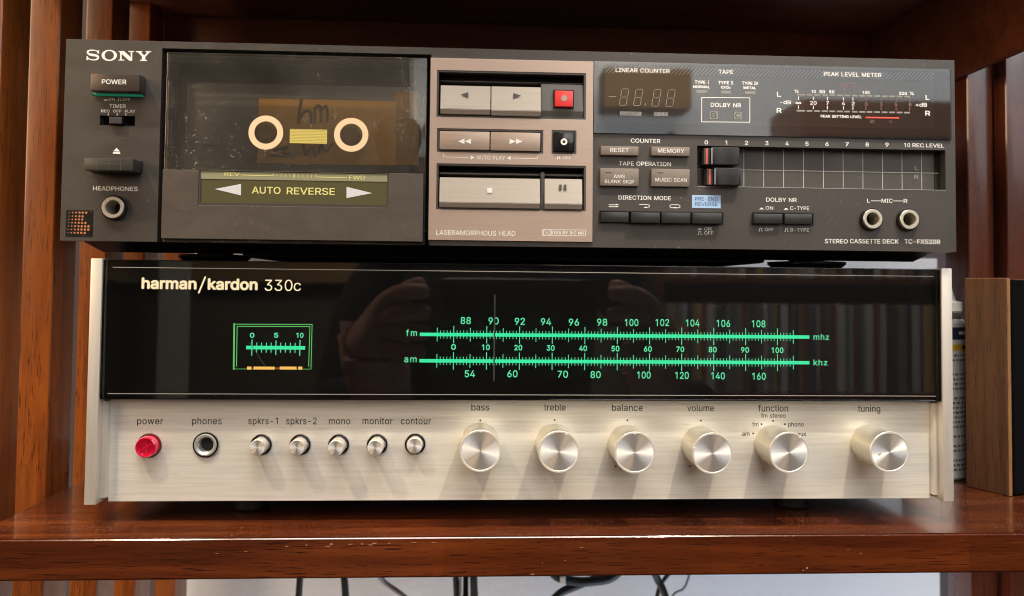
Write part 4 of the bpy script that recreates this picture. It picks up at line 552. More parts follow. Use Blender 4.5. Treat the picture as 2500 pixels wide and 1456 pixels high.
# dim "stereo" indicator, unlit
stm = mat('unlit indicator', (.016, .013, .014), .6)
text(H, 'stereo', 836, 900, 852, 12, 5.15, stm, dp, .02)
b = bmesh.new(); c4 = [H(830, 834, 5.1), H(906, 835, 5.1), H(906, 859, 5.1), H(830, 858, 5.1)]; line(b, c4 + [c4[0]], .2, 5.1); obj('indicator_frame', b, stm, dp)
# fascia lettering
y = PY
def L(s, u0, u1, vb, cap, wt=.006, sp=1.0): text(H, s, u0, u1, vb, cap, y, M['blackprint'], rx, wt, space=sp)
for s, a_, c_ in (('power', 334.6, 398), ('phones', 469, 541), ('spkrs-1', 606, 678), ('spkrs-2', 698.6, 773), ('mono', 803, 855), ('monitor', 885, 958.5), ('contour', 978.7, 1052)):
    L(s, a_, c_, 1036.3, 16.5, .004, sp=1.08)
for s, a_, c_, vb in (('bass', 1150.7, 1194.6, 1002.6), ('treble', 1328, 1381, 1002.8), ('balance', 1494, 1569, 1003.6), ('volume', 1678, 1743, 1004.4), ('function', 1851, 1924, 1005), ('tuning', 2094.5, 2149, 1006)):
    L(s, a_, c_, vb, 16, .004)
L('fm stereo', 1858, 1918, 1020.2, 10.5); L('fm', 1836.5, 1851.6, 1041.5, 10.5); L('phono', 1924, 1962, 1041.8, 10.5); L('am', 1812, 1830, 1064.5, 11); L('aux', 1947, 1968, 1065, 11)
for u, v in ((1172.7, 1027), (1354, 1026), (1531.7, 1026.6), (1711, 1027.5), (1887.4, 1028), (1859, 1036), (1916, 1036), (1838.5, 1058.5), (1936, 1058.5), (1503, 1139), (1684, 1138.7)):
    obj('index_dot', disc(bmesh.new(), *H(u, v, y), .46, y - .05, 12), M['blackprint'], rx)
# knobs: a turned body, a spun face and a light pointer each
kn = [(1172, 1081, 90), (1354, 1083, 68), (1530, 1085, 90), (1710, 1087, 163), (1888, 1085, 55), (2121.5, 1084, 150)]
for i, (u, v, ang) in enumerate(kn):
    x, z = H(u, v, PY); r = 9.55; L_ = 19.5
    b = lathe([(r - .1, PY - .05), (r, PY - .6), (r, PY - L_ + .9), (r + .18, PY - L_ + .75), (r + .18, PY - L_ + .15)], x, z, 72, cap0=True)
    kb_ = obj('knob', b, M['knob_side'], rx, True, loc=(x, PY, z))
    b = lathe([(r + .18, PY - L_ + .15), (r + .05, PY - L_), (r - .75, PY - L_), (r - .85, PY - L_ + .12)], 0, 0, 72)
    bmesh.ops.translate(b, verts=b.verts, vec=(0, -PY, 0)); obj('knob_rim', b, M['rimwhite'], kb_, True)
    b = lathe([(r - .84, -L_ + .12), (r * .5, -L_ + .10), (.25, -L_ + .08)], 0, 0, 72, cap1=True)
    obj('knob_face', b, M['knob_face'], kb_, True)
    if i < 5:
        a = math.radians(ang); b = box(r - 1.1, r + .2, -L_ - .04, -L_ + .4, -.32, .32, .06)
        bmesh.ops.rotate(b, verts=b.verts, cent=(0, 0, 0), matrix=Matrix.Rotation(-a, 3, 'Y')); obj('pointer', b, M['white'], kb_)
    else:
        a = math.radians(ang)
        b = lathe([(.9, -L_ + .11), (.6, -L_ + .05)], (r - 4.4) * math.cos(math.pi * 1.05), (r - 4.4) * math.sin(math.pi * 1.05), 16, cap1=True); obj('dimple', b, M['rimwhite'], kb_, True)
# push buttons
for (x, z), ln in zip(bc, (7., 7.2, 8.6, 8.6, 4.6)):
    b = lathe([(5.0, PY - .02), (5.0, PY - .5), (4.75, PY - .65), (4.15, PY - .65), (4.05, PY - .3), (4.05, PY + 3)], x, z, 40)
    pb = obj('push_button', lathe([(3.75, 3), (3.75, -ln + .4), (3.45, -ln)], 0, 0, 40, cap1=True), M['alu_plate'], rx, True); pb.location = Vector((x, PY, z)) * MM
    bmesh.ops.translate(b, verts=b.verts, vec=(-x, -PY, -z)); obj('button_rim', b, M['blackgloss'], pb, True)
    b = lathe([(3.44, -ln - .02), (1.5, -ln - .03), (.2, -ln - .03)], 0, 0, 40, cap1=True); obj('button_face', b, M['knob_face'], pb, True)
    b = bmesh.new(); disc(b, 0, 0, 4.1, 2.6, 30); obj('button_well', b, M['void'], pb)
# power lamp button
x, z = H(364.5, 1088, PY)
pwb = obj('power_button', lathe([(5.0, -.1), (4.9, -4.0), (4.7, -4.6), (4.3, -4.9), (3.9, -4.4), (3.7, -2.4), (1.4, -2.2)], 0, 0, 48, cap1=True), M['redlens'], rx, True); pwb.location = Vector((x, PY, z)) * MM
obj('button_rim', lathe([(5.8, -.02), (5.7, -.6), (5.25, -.6), (5.1, 0)], 0, 0, 48), mat('dark red brown rim', (.10, .02, .015), .3), pwb, True)
b = bmesh.new(); box(-3.6, 1.2, -3.4, -2.3, -.45, .45, .1, bm=b); bmesh.ops.rotate(b, verts=b.verts, cent=(0, 0, 0), matrix=Matrix.Rotation(-.6, 3, 'Y'))
obj('lens_rib', b, M['redlens'], pwb)
# phones jack
jk = obj('phones_jack', lathe([(6.0, 0), (6.0, -.8), (5.3, -1.0)], 0, 0, 48), M['blackgloss'], rx, True); jk.location = Vector((jx, PY, jz)) * MM
obj('jack_ring', lathe([(5.35, -.9), (5.0, -1.5), (4.5, -1.5), (3.7, -.6), (3.4, 1.6), (3.3, 8)], 0, 0, 48), M['jack_silver'], jk, True)
b = bmesh.new(); disc(b, 0, 0, 3.4, 5.0, 30); obj('jack_bore', b, M['void'], jk)

# ================================================================== CASSETTE DECK
DW, DH = 430., 94.18
D_ROT = rot(-.0024, .0003, -.0069)
d_face = Vector((-7.08, -3.16, 113.5)); DB = DH / 2 + 9.1
d_org = d_face - D_ROT @ Vector((0, 0, DB))
deck = thing('cassette_deck', 'dark grey front-loading cassette deck stacked on top of the silver receiver', 'cassette deck', d_org, D_ROT)
D = frame(d_org, D_ROT)
z0d, z1d = 9.1, 9.1 + DH
def R2(ua, va, ub, vb, y=0.):
    """local rectangle x0, x1, z0, z1 from its top left and bottom right corners in the photograph"""
    a, c = D(ua, va, y), D(ub, vb, y); return a[0], c[0], c[1], a[1]
hole_door = R2(396, 118, 1047, 600); hole_door = (hole_door[0], hole_door[1], z0d - 1, hole_door[3])
h_pow = R2(228, 185, 352, 237); h_sw = R2(244, 282, 329, 308)
h_ctl = R2(1062, 160, 1436, 530)
h_rec = R2(1702, 356, 2309, 465); h_dir = R2(1462, 514, 1766, 549); h_dol = R2(1836, 518, 1986, 551)
jhs = [D(281, 508), D(2125, 536), D(2214, 537)]
hol = [hole_door, h_pow, h_sw, h_ctl, h_rec, h_dir, h_dol] + [(x - 3.6, x + 3.6, z - 3.6, z + 3.6) for x, z in jhs]
fas = obj('fascia', plate(-DW / 2, DW / 2, z0d, z1d, 0, 6, hol), M['deck'], deck)
bv = fas.modifiers.new('bevel', 'BEVEL'); bv.width = .00035; bv.segments = 2; bv.limit_method = 'ANGLE'
obj('chassis', box(-DW / 2 + 1, DW / 2 - 1, 26, 280, 15.5, z1d - 1.5, .5), M['blackmatte'], deck)
obj('inner_lining', plate(-DW / 2 + 1.2, DW / 2 - 1.2, z0d + 6, z1d - 1.2, 5.9, 26, [(-DW / 2 + 2.4, DW / 2 - 2.4, z0d + 7, z1d - 2.4)]), M['blackmatte'], deck)
# sloping skirt under the fascia
b = bmesh.new(); ya, yb_ = 5.5, 19.
q = [(-DW / 2 + 6, ya, z0d + .1), (DW / 2 - 6, ya, z0d + .1), (DW / 2 - 11, yb_, z0d - 5.4), (-DW / 2 + 11, yb_, z0d - 5.4)]
f1 = [b.verts.new(p) for p in q]; f2 = [b.verts.new((x, yy + 6, zz + 2.)) for x, yy, zz in q]
b.faces.new(f1); b.faces.new(f2[::-1])
for k in range(4): b.faces.new([f1[k], f1[(k + 1) % 4], f2[(k + 1) % 4], f2[k]])
obj('skirt', b, mat('satin black steel skirt', (.018, .017, .016), .35), deck)
obj('mechanism_box', box(-138, 128, 22, 190, 2.2, 15.6, 2.), M['blackmatte'], deck)
for x, y, r in ((157, 40, 20), (-158, 44, 18), (157, 240, 18), (-158, 240, 18)):
    obj('foot', lathe_z([(r - 3.2, 0.02), (r, 2.4), (r, 3.6), (9, 4.2), (9, 15.6)], x, y, 36), M['black'], deck, True)
def T(s, u0, u1, vb, cap, wt=.006, m='white', y=0., par=None, sp=1.0): return text(D, s, u0, u1, vb, cap, y, M[m], par or deck, wt, space=sp)
def P(u, v, y=0.): return D(u, v, y)
def icon(par, kind, u, v, m='white', y=0., s=1.):
    """small push-in (down) and released (up) button icons"""
    b = bmesh.new(); h = 3.2 if kind == 'down' else 7.0
    line(b, [P(u - 5 * s, v, y), P(u - 2.6 * s, v, y), P(u - 2.6 * s, v - h, y), P(u + 2.6 * s, v - h, y), P(u + 2.6 * s, v, y), P(u + 5 * s, v, y)], .24, y - .06)
    if kind == 'down': poly(b, [P(u - 2.6, v, y), P(u + 2.6, v, y), P(u + 2.6, v - h, y), P(u - 2.6, v - h, y)], y - .07)
    obj('symbol', b, M[m], par)
# --- maker's name in wide slab capitals
def sony():
    k = 1 / 6.93; y = 0.
    def q(x, yy): return P(190 + x * k, 110 + yy * k, y)
    col = M['white']
    # S: sampled stroke with swelling middle plus end serifs
    c = catmull([(345, 140, 0), (318, 104, 0), (258, 90, 0), (185, 100, 0), (168, 132, 0), (200, 160, 0), (260, 172, 0), (325, 186, 0), (346, 218, 0), (318, 246, 0), (256, 254, 0), (192, 240, 0), (162, 205, 0)], 6)
    b = bmesh.new(); n_ = len(c); A = []
    for i, p in enumerate(c):
        t = (c[min(i + 1, n_ - 1)] - c[max(i - 1, 0)]).normalized(); nn = Vector((-t.y, t.x, 0))
        s = i / (n_ - 1); w = 8 + 13 * math.exp(-((s - .5) / .17) ** 2) + 5 * math.exp(-((s - .28) / .08) ** 2) + 5 * math.exp(-((s - .72) / .08) ** 2)
        A.append((b.verts.new((*q(*(p + nn * w).xy), 0)), b.verts.new((*q(*(p - nn * w).xy), 0))))
    for (a1, a2), (b1, b2) in zip(A, A[1:]): b.faces.new([a1, b1, b2, a2])
    for v in b.verts: v.co = Vector((v.co.x, y - .06, v.co.y))
    poly(b, [q(334, 92), q(361, 90), q(361, 148), q(338, 148)], y - .065); poly(b, [q(148, 192), q(170, 196), q(176, 258), q(148, 258)], y - .065)
    obj('lettering', b, col, deck)
    # O
    b = bmesh.new(); n_ = 56; O, I = [], []
    for j in range(n_):
        a = 2 * math.pi * j / n_; x, z = q(533 + 131 * math.cos(a), 178 + 94 * math.sin(a)); O.append(b.verts.new((x, y - .06, z)))
        x, z = q(533 + 78 * math.cos(a), 178 + 74 * math.sin(a)); I.append(b.verts.new((x, y - .06, z)))
    for j in range(n_): b.faces.new([O[j], O[(j + 1) % n_], I[(j + 1) % n_], I[j]])
    obj('lettering', b, col, deck)
    b = bmesh.new()
    for k_, pts in enumerate(([(690, 104), (780, 104), (922, 232), (922, 270), (872, 270), (722, 135)], [(716, 104), (742, 104), (742, 266), (716, 266)], [(690, 250), (788, 250), (788, 266), (690, 266)],
                [(896, 112), (922, 112), (922, 270), (896, 262)], [(856, 104), (954, 104), (954, 121), (856, 121)], [(690, 104), (742, 104), (742, 121), (690, 121)])):
        poly(b, [q(*p) for p in pts], y - .06 - k_ * .004)
    obj('lettering', b, col, deck)
    b = bmesh.new()
    for k_, pts in enumerate(([(1012, 122), (1068, 122), (1143, 200), (1143, 206), (1085, 206), (1085, 196)], [(1180, 122), (1218, 122), (1143, 206), (1100, 206)], [(1085, 198), (1143, 198), (1143, 260), (1085, 260)],
                [(984, 106), (1094, 106), (1094, 124), (984, 124)], [(1148, 108), (1244, 108), (1244, 125), (1148, 125)], [(1055, 256), (1172, 256), (1172, 274), (1055, 274)])):
        poly(b, [q(*p) for p in pts], y - .06 - k_ * .004)
    obj('lettering', b, col, deck)
sony()
# --- power key
yk = -7.0; x0, x1, zz0, zz1 = R2(221.5, 179, 339.5, 224, yk)
pk = obj('power_key', box(x0, x1, yk, 4, zz0, zz1, .4), mat('bronze grey key face', (.075, .058, .05), .3, .4), deck, True)
T('POWER', 248.5, 308.5, 206, 11.5, .012, y=yk - .01, par=pk)
hx0, hx1, hz0, hz1 = h_pow
obj('key_well', box(hx0 - .5, hx1 + .5, 8, 9, hz0 - .5, hz1 + .5), M['void'], deck)
obj('power_light_bar', box(hx0 + .9, hx1 - .6, -1.4, 5, hz0 + .25, zz0 + .6, .15), M['greenbar'], deck)
icon(deck, 'down', 258, 246, s=.8); T('ON', 264, 280.5, 246.3, 7); icon(deck, 'up', 291.5, 246.5, s=.8); T('OFF', 299, 318.5, 246.6, 7)
T('TIMER', 267, 307.5, 264, 9, .008); T('REC', 247, 268, 275, 7, .016); T('OFF', 276, 296.5, 275.3, 7, .016); T('PLAY', 305, 330, 275.6, 7, .016)
b = bmesh.new()
for u in (264.3, 286.3, 307.5): line(b, [P(u, 277.5), P(u, 282)], .4, -.06)
obj('tick_marks', b, M['white'], deck)
hx0, hx1, hz0, hz1 = h_sw
obj('switch_well', box(hx0 - .5, hx1 + .5, 5.5, 8, hz0 - .5, hz1 + .5), M['void'], deck)
x0, x1, zz0, zz1 = R2(267, 285, 298, 303, -2.4)
sw = obj('timer_switch', box(x0, x1, -2.4, 5, zz0, zz1, .2), M['black'], deck)
b = bmesh.new()
for k in range(7): box(x0 + .3, x1 - .3, -2.55, -2.3, zz0 + .25 + k * .44, zz0 + .47 + k * .44, bm=b)
obj('grip_ribs', b, mat('grey grip rib', (.10, .10, .12), .4), sw)
# --- eject key
b = bmesh.new(); poly(b, [P(276.8, 370), P(284.8, 361.5), P(292.8, 370.4)], -.06); obj('symbol', b, M['white'], deck)
b = bmesh.new(); line(b, [P(277.8, 373.8), P(291.6, 374.2)], .75, -.06); obj('symbol', b, M['white'], deck)
yk = -9.6; x0, x1, zz0, zz1 = R2(206, 385.5, 324, 417.5, yk)
ek = obj('eject_key', box(x0, x1, yk, 2, zz0, zz1, .35), mat('charcoal ribbed key', (.035, .033, .031), .38), deck, True)
b = bmesh.new()
for k in (1, 2, 3): x = x0 + (x1 - x0) * k / 4 - .1; rect(b, x, x + .16, zz0 + .2, zz1 - .2, yk - .03)
rect(b, x0 + .3, x1 - .3, zz0 + 3.0, zz0 + 3.15, yk - .035)
obj('scored_lines', b, mat('scored line', (.085, .078, .07), .5), ek)
xb0, xb1, zb0, zb1 = R2(222, 390, 345, 424, -1.2)
obj('key_collar', box(xb0, xb1, -1.2, 3, zb0, zb1, .8), M['black'], deck, True)
T('HEADPHONES', 227, 336, 466.2, 10.5, .010)
def jack(x, z, name='jack', k=1.0):
    j = obj(name, lathe([(5.75 * k, 0), (5.75 * k, -1.5), (5.5 * k, -1.9), (5.0 * k, -1.9)], 0, 0, 48), M['blackgloss'], deck, True); j.location = Vector((x, 0, z)) * MM
    obj('jack_ring', lathe([(5.05 * k, -1.7), (5.0 * k, -2.5), (4.8 * k, -2.7), (3.55 * k, -2.7), (3.3 * k, -2.3), (3.25 * k, 8)], 0, 0, 48), M['jack'], j, True)
    b = bmesh.new(); disc(b, 0, 0, 3.4 * k, 7.0, 30); obj('jack_bore', b, M['void'], j)
    return j
jack(*jhs[0], 'headphone_jack', 1.02); jack(*jhs[1], 'microphone_jack', .95); jack(*jhs[2], 'microphone_jack', .95)
# --- foil sticker with dots
rows = [(985, [115, 163, 210, 260, 306, 355]), (1037, [112, 160, 208, 256, 302]), (1083, [110, 157, 205, 252, 298]), (1130, [107, 154, 201, 249, 295, 343]), (1178, [103, 149, 197, 245, 291, 340, 386]),
        (1225, [98, 145, 192, 241, 288, 336, 384]), (1272, [95, 141, 188, 236, 284, 333])]
x0, x1, zz0, zz1 = R2(161.5, 512.5, 226, 579)
stk = obj('foil_sticker', box(x0, x1, -.12, -.02, zz0, zz1), M['cleartape'], deck)
b = bmesh.new(); rr = [.22, .34, .43, .50, .54, .56, .58]
for vz, xs_ in rows:
    for k, ux in enumerate(xs_): disc(b, *P(150 + ux / 5.823, 350 + vz / 5.823 + k * .15), rr[k], -.16, 14)
obj('dots', b, M['orange_dot'], stk)
# ================= door
yd = -1.6
dx0, dx1 = D(403, 300, yd)[0], D(1041, 300, yd)[0]
dzt = (D(404, 126, yd)[1] + D(1040, 142, yd)[1]) / 2; dzs = (D(402, 413.5, yd)[1] + D(1033, 427.5, yd)[1]) / 2; dzb = (D(395, 585, yd)[1] + D(1033, 600, yd)[1]) / 2
door = obj('cassette_door', box(dx0, dx1, yd, yd + 2.2, dzb - .6, dzt, .5), M['door'], deck, True)
# clear side walls of the lid
for xa, xb in ((dx0 + .2, dx0 + 1.4), (dx1 - 1.4, dx1 - .2)):
    obj('door_side', box(xa, xb, yd + 2.25, yd + 14, dzb, dzt - .6, .2), M['door'], door)
obj('door_side', box(dx0 + 1.5, dx1 - 1.5, yd + 2.25, yd + 14, dzt - 1.8, dzt - .6, .2), M['door'], door)
for va, vb in ((197, 262), (292, 355)):
    p, q_ = D(408, va, 0), D(417, vb, 0); obj('hinge_tab', box(p[0], q_[0], .9, 4, q_[1], p[1], .3), mat('milky clear tab', (.20, .20, .24), .2), door)
obj('deck_bay', box(hole_door[0] + .2, hole_door[1] - .2, 24.5, 25.5, z0d + 1, hole_door[3]), mat('dark bay plastic', (.075, .068, .062), .5), deck)
# lower metal plate of the door
px0, px1 = D(397, 500, yd)[0], D(1033, 500, yd)[0]; pzb = (D(392, 580, yd)[1] + D(1033, 593, yd)[1]) / 2
wx0, wx1, wz0, wz1 = R2(485, 419, 949, 508, yd - 1.4)
lp = obj('door_plate', plate(dx0 + .1, px1, pzb, dzs, yd - 1.4, yd - .05, [(wx0, wx1, wz0, wz1 + .5)]), M['deck_plate'], door)
bvm = lp.modifiers.new('bevel', 'BEVEL'); bvm.width = .0003; bvm.segments = 2; bvm.limit_method = 'ANGLE'
obj('window_frame', plate(wx0 + .02, wx1 - .02, wz0 + .02, wz1 + .5, yd - 1.1, yd - .06, [(wx0 + .9, wx1 - .9, wz0 + 1.3, wz1 + .6)]), mat('grey window frame', (.06, .052, .05), .35), door)
obj('reverse_window', box(wx0 + .92, wx1 - .92, yd - .7, yd - .08, wz0 + 1.32, wz1 - 3.4), M['olive'], door)
obj('window_strip', box(wx0 + .92, wx1 - .92, yd - .9, yd - .08, wz1 - 3.36, wz1 + .2), M['olive_light'], door)
y = yd - .72
T('AUTO', 615, 685, 473.5, 17, .012, 'yellowprint', y, door); T('REVERSE', 700, 817.5, 475.8, 17, .012, 'yellowprint', y, door)
b = bmesh.new(); poly(b, [P(524, 462, y), P(588.5, 449.5, y), P(588.5, 477.5, y)], y - .06); obj('symbol', b, M['arrow'], door)
b = bmesh.new(); poly(b, [P(846, 456.5, y), P(909, 472, y), P(846, 484, y)], y - .06); obj('symbol', b, M['arrow'], door)
y = yd - .92
T('REV', 548, 585, 430.3, 9, .010, 'yellowprint', y, door); T('FWD', 852, 891, 438.8, 9.5, .010, 'yellowprint', y, door)
b = bmesh.new(); line(b, [P(589, 427.8, y), P(667, 430, y), P(667, 424, y)], .32, y - .06); line(b, [P(771, 426.5, y), P(771, 432.6, y), P(846, 434.6, y)], .32, y - .06)
for k in range(9): u = 676 + k * 10.6; line(b, [P(u, 424.5 + k * .3, y), P(u, 431.5 + k * .3, y)], .22 if k != 4 else .45, y - .07)
obj('scale_lines', b, M['yellowprint'], door)
# printed rings and scale window on the lid
y = yd - .06
for u, v in ((649, 324), (857.5, 329.5)):
    b = bmesh.new(); x, z = P(u, v, y); annulus(b, x, z, 5.35, 8.1, y); obj('printed_ring', b, M['ringcream'], door)
x0, x1, zz0, zz1 = R2(708, 315.5, 798, 351.5, y)
sc_ = obj('scale_window', box(x0, x1, y - .07, y - .03, zz0, zz1), M['yellowscale'], door)
b = bmesh.new()
for k in range(9): rect(b, x0 + .3, x1 - .3, zz0 + .6 + k * .72, zz0 + .78 + k * .72, y - .09)
obj('scale_lines', b, mat('olive rule', (.30, .25, .06), .5), sc_)
# --- the control block
yc = -1.0
cx0, cx1 = D(1048.5, 370, yc)[0], D(1447.5, 370, yc)[0]; czt = (D(1049, 142, yc)[1] + D(1447, 150, yc)[1]) / 2; czb = (D(1047, 586, yc)[1] + D(1447, 591, yc)[1]) / 2
h1 = R2(1067, 171, 1430, 293, yc); h2 = R2(1067, 313, 1326, 376, yc); h2b = R2(1347, 318, 1407, 377, yc); h3 = R2(1066, 399, 1430, 517, yc)
cp = obj('control_panel', plate(cx0, cx1, czb, czt, yc, -.03, [h1, h2, h2b, h3]), M['copper'], deck)
bvm = cp.modifiers.new('bevel', 'BEVEL'); bvm.width = .00025; bvm.segments = 2; bvm.limit_method = 'ANGLE'
def well(h, depth, nm='key_surround', t=.9):
    obj(nm, plate(h[0] + .02, h[1] - .02, h[2] + .02, h[3] - .02, yc + .25, depth, [(h[0] + t, h[1] - t, h[2] + t, h[3] - t)]), M['recess'], cp)
    obj('key_well', box(h[0] + .1, h[1] - .1, depth + .02, depth + .8, h[2] + .1, h[3] - .1), M['void'], cp)
for h in (h1, h2, h2b, h3): well(h, 5.5)
def wedge(x0, x1, zz0, zz1, yf, yt, ybk, lip=.17):
    """key whose big upper facet leans back and whose narrow lower facet leans under"""
    zl = zz0 + (zz1 - zz0) * lip
    pr = [(ybk, zz0), (yf + .9, zz0), (yf, zl), (yt, zz1), (ybk, zz1)]
    b = bmesh.new(); A = [b.verts.new((x0, p, q)) for p, q in pr]; B = [b.verts.new((x1, p, q)) for p, q in pr]
    b.faces.new(A); b.faces.new(B[::-1])
    for k in range(5): b.faces.new([A[k], A[(k + 1) % 5], B[(k + 1) % 5], B[k]])
    bmesh.ops.bevel(b, geom=b.edges[:], offset=.18, segments=2, affect='EDGES'); return b
def key(name, r, m='champagne', yf=-2.6, yt=-.8, par=deck):
    return obj(name, wedge(r[0], r[1], r[2], r[3], yf, yt, 5.2), M[m], par)
k1 = key('transport_key', R2(1076, 207.5, 1197, 281, -1.6)); k2 = key('transport_key', R2(1200, 210, 1320, 285, -1.6))
k3 = key('transport_key', R2(1073.5, 432.5, 1318, 510, -1.6)); k4 = key('transport_key', R2(1330, 436, 1421, 512, -1.6))
dark = 'blackprint'; M['symdark'] = mat('dark grey symbol', (.085, .08, .075), .4)
def tri(par, pts, m, y):
    b = bmesh.new(); poly(b, [P(u, v, y) for u, v in pts], y - .05)
    o = obj('symbol', b, M[m], par); return o
ys_ = -2.0
tri(k1, [(1124.5, 231.5), (1143.5, 225), (1143, 239)], 'symdark', ys_); tri(k2, [(1253, 227.5), (1272.5, 234), (1253, 241)], 'symdark', ys_)
tri(k3, [(1189, 459.5), (1202, 459.5), (1202, 471), (1189, 471)], 'white', -2.35)
for ua in (1365, 1376.5): tri(k4, [(ua, 451), (ua + 6.5, 451), (ua + 6.5, 465.5), (ua, 465.5)], 'symdark', -2.1)
# dark shelf above the keys and beside record key
a_ = R2(1076, 197, 1424, 206, 1.0); obj('key_ledge', box(a_[0], h1[1] - .95, 1.0, 5.3, a_[2], a_[3], .15), M['recess'], cp)
a_ = R2(1073, 421, 1424, 431, 1.0); obj('key_ledge', box(a_[0], h3[1] - .95, 1.0, 5.3, a_[2], a_[3], .15), M['recess'], cp)
a_ = R2(1321.5, 204, 1424, 287, -.2); rp = obj('record_surround', wedge(a_[0], h1[1] - 1, h1[2] + 1, a_[3], -.4, .8, 5.2, .2), M['btn_recess'] if 'btn_recess' in M else mat('grey record surround', (.10, .095, .09), .4), cp)
a_ = R2(1351.5, 219, 1401, 264, -1.0); obj('key_gap', box(a_[0], a_[1], -.95, .5, a_[2], a_[3]), M['void'], cp)
a_ = R2(1355, 221, 1399, 261, -2.6); rk = obj('record_key', box(a_[0], a_[1], -2.6, 3, a_[2], a_[3], .4), M['red'], deck, True)
b = bmesh.new(); disc(b, *P(1377.5, 240.5, -2.62), 1.45, -2.66, 24); obj('symbol', b, mat('grey record dot', (.36, .30, .28), .5), rk)
divx = D(1319.5, 470, 0)[0]; obj('key_divider', box(divx, D(1328.5, 470, 0)[0], -.7, 5.3, h3[2] + .95, h3[3] - 3.5, .1), M['recess'], cp)
for r_, us in ((R2(1073.5, 320, 1195, 367, -2.0), (1118, 1150, -1)), (R2(1198, 322.5, 1319, 369.5, -2.0), (1244, 1276, 1))):
    kk = obj('winding_key', box(r_[0], r_[1], -2.0, 5, r_[2], r_[3], .3), M['copper_key'], deck, True)
    for j in (0, 1):
        ua = us[0] + 16 * j
        tri(kk, ([(ua, 345.5), (ua + 16, 339), (ua + 16, 352)] if us[2] < 0 else [(ua, 339.3), (ua + 16, 345.8), (ua, 352.3)]), 'white', -2.02 - .01 * j)
r_ = R2(1352, 323, 1400.5, 370.5, -2.2); sk = obj('pause_off_key', box(r_[0], r_[1], -2.2, 5, r_[2], r_[3], .45), M['blackgloss'], deck, True)
b = bmesh.new(); annulus(b, *P(1377, 346.5, -2.22), .95, 1.6, -2.27, 30); obj('symbol', b, M['white'], sk)
b = bmesh.new(); c0 = P(1377, 346.5, -2.22)
for sx_, sz_ in ((0, 1), (0, -1), (1, 0), (-1, 0)): 
    if sx_ == 0: rect(b, c0[0] - .95, c0[0] + .95, c0[1] + sz_ * .83 - .16, c0[1] + sz_ * .83 + .16, -2.28)
    else: rect(b, c0[0] + sx_ * .83 - .16, c0[0] + sx_ * .83 + .16, c0[1] - .95, c0[1] + .95, -2.285)
obj('symbol', b, M['white'], sk)
y = yc
T('AUTO PLAY', 1164, 1233, 390, 9.5, .004, y=y, par=cp); T('OFF', 1373.5, 1395, 389.3, 8, .004, y=y, par=cp)
tri(cp, [(1149, 380), (1158.5, 385), (1149, 390)], 'white', y); tri(cp, [(1247, 381.5), (1247, 391), (1237.5, 386)], 'white', y)
b = bmesh.new(); line(b, [P(1082.5, 375.5, y), P(1082.5, 383.5, y), P(1143, 385, y)], .25, y - .06); line(b, [P(1252.5, 386.5, y), P(1312, 388, y), P(1312, 380.5, y)], .25, y - .06)
for u in (1361.5, 1366.5): line(b, [P(u, 382.5, y), P(u, 388, y)], .5, y - .07)
obj('printed_lines', b, M['white'], cp)
T('LASERAMORPHOUS', 1065, 1211, 575, 12, -.002, y=y, par=cp); T('HEAD', 1218, 1258, 576, 12, -.002, y=y, par=cp)
b = bmesh.new()
def frm(b, ua, va, ub, vb, w, y): c4 = [P(ua, va, y), P(ub, va + (ub - ua) * .008, y), P(ub, vb + (ub - ua) * .008, y), P(ua, vb, y)]; line(b, c4 + [c4[0]], w, y - .06)
frm(b, 1324.5, 561, 1346, 575.5, .22, y); frm(b, 1349.5, 561.5, 1429, 575.8, .25, y)
for cu, sgn in ((1327, 1), (1343.5, -1)):
    pts = [P(cu, 563, y)] + [P(cu + sgn * 7 * math.sin(a), 568.5 - 5.5 * math.cos(a), y) for a in [math.pi * k / 8 for k in range(9)]] + [P(cu, 574, y), P(cu, 563, y)]
    line(b, pts, .22, y - .06)
obj('printed_lines', b, M['white'], cp)
T('DOLBY B·C NR', 1353, 1425, 572.8, 7.5, .016, y=y, par=cp)
# --- display
yg = -.9
gx0, gx1 = D(1450, 240, yg)[0], D(2322, 240, yg)[0]; gzt = (D(1450, 153, yg)[1] + D(2322, 164, yg)[1]) / 2; gzb = (D(1450, 327, yg)[1] + D(2322, 340, yg)[1]) / 2
dsp = obj('display_window', box(gx0, gx1, -.35, -.05, gzb, gzt), mat('grey black display backing', (.035, .037, .038), .5), deck)
obj('display_glass', box(gx0, gx1, yg, -.5, gzb, gzt, .12), M['displayglass'], dsp)
y = -.36
x0, x1 = D(1477, 240, y)[0], D(2280, 240, y)[0]; zz1 = (D(1477, 163, y)[1] + D(2280, 176, y)[1]) / 2; zz0 = (D(1477, 302, y)[1] + D(2280, 313, y)[1]) / 2
zh = (D(1477, 182, y)[1] + D(2280, 194, y)[1]) / 2
b = bmesh.new(); rect(b, x0, x1, zz0, zz1, y - .01); obj('display_area', b, mat('lighter display ground', (.070, .070, .066), .5), dsp)
hm = mat('hatched blue grey band', (.16, .17, .20), .5); n = N(hm)
wv = n.new('ShaderNodeTexWave', wave_type='BANDS', bands_direction='DIAGONAL'); wv.inputs['Scale'].default_value = 330; n.l(n.coords((1, 0, -1)), wv.inputs[0])
n.l(n.ramp(wv.outputs['Fac'], [(.3, (.035, .037, .045)), (.7, (.21, .22, .27))]), n.p.inputs['Base Color'])
b = bmesh.new(); rect(b, x0, x1, zh, zz1, y - .03); obj('display_band', b, hm, dsp)
y = yg - .02
def TD(s, u0, u1, vb, cap, wt=.006, m='white', sp=1.): return T(s, u0, u1, vb, cap, wt + (.003 if m != 'dispdark' else 0), m, y if m == 'dispdark' else yg - .01, dsp, sp)
M['dispwhite'] = mat('display white print', (.95, .95, .93), .5); 
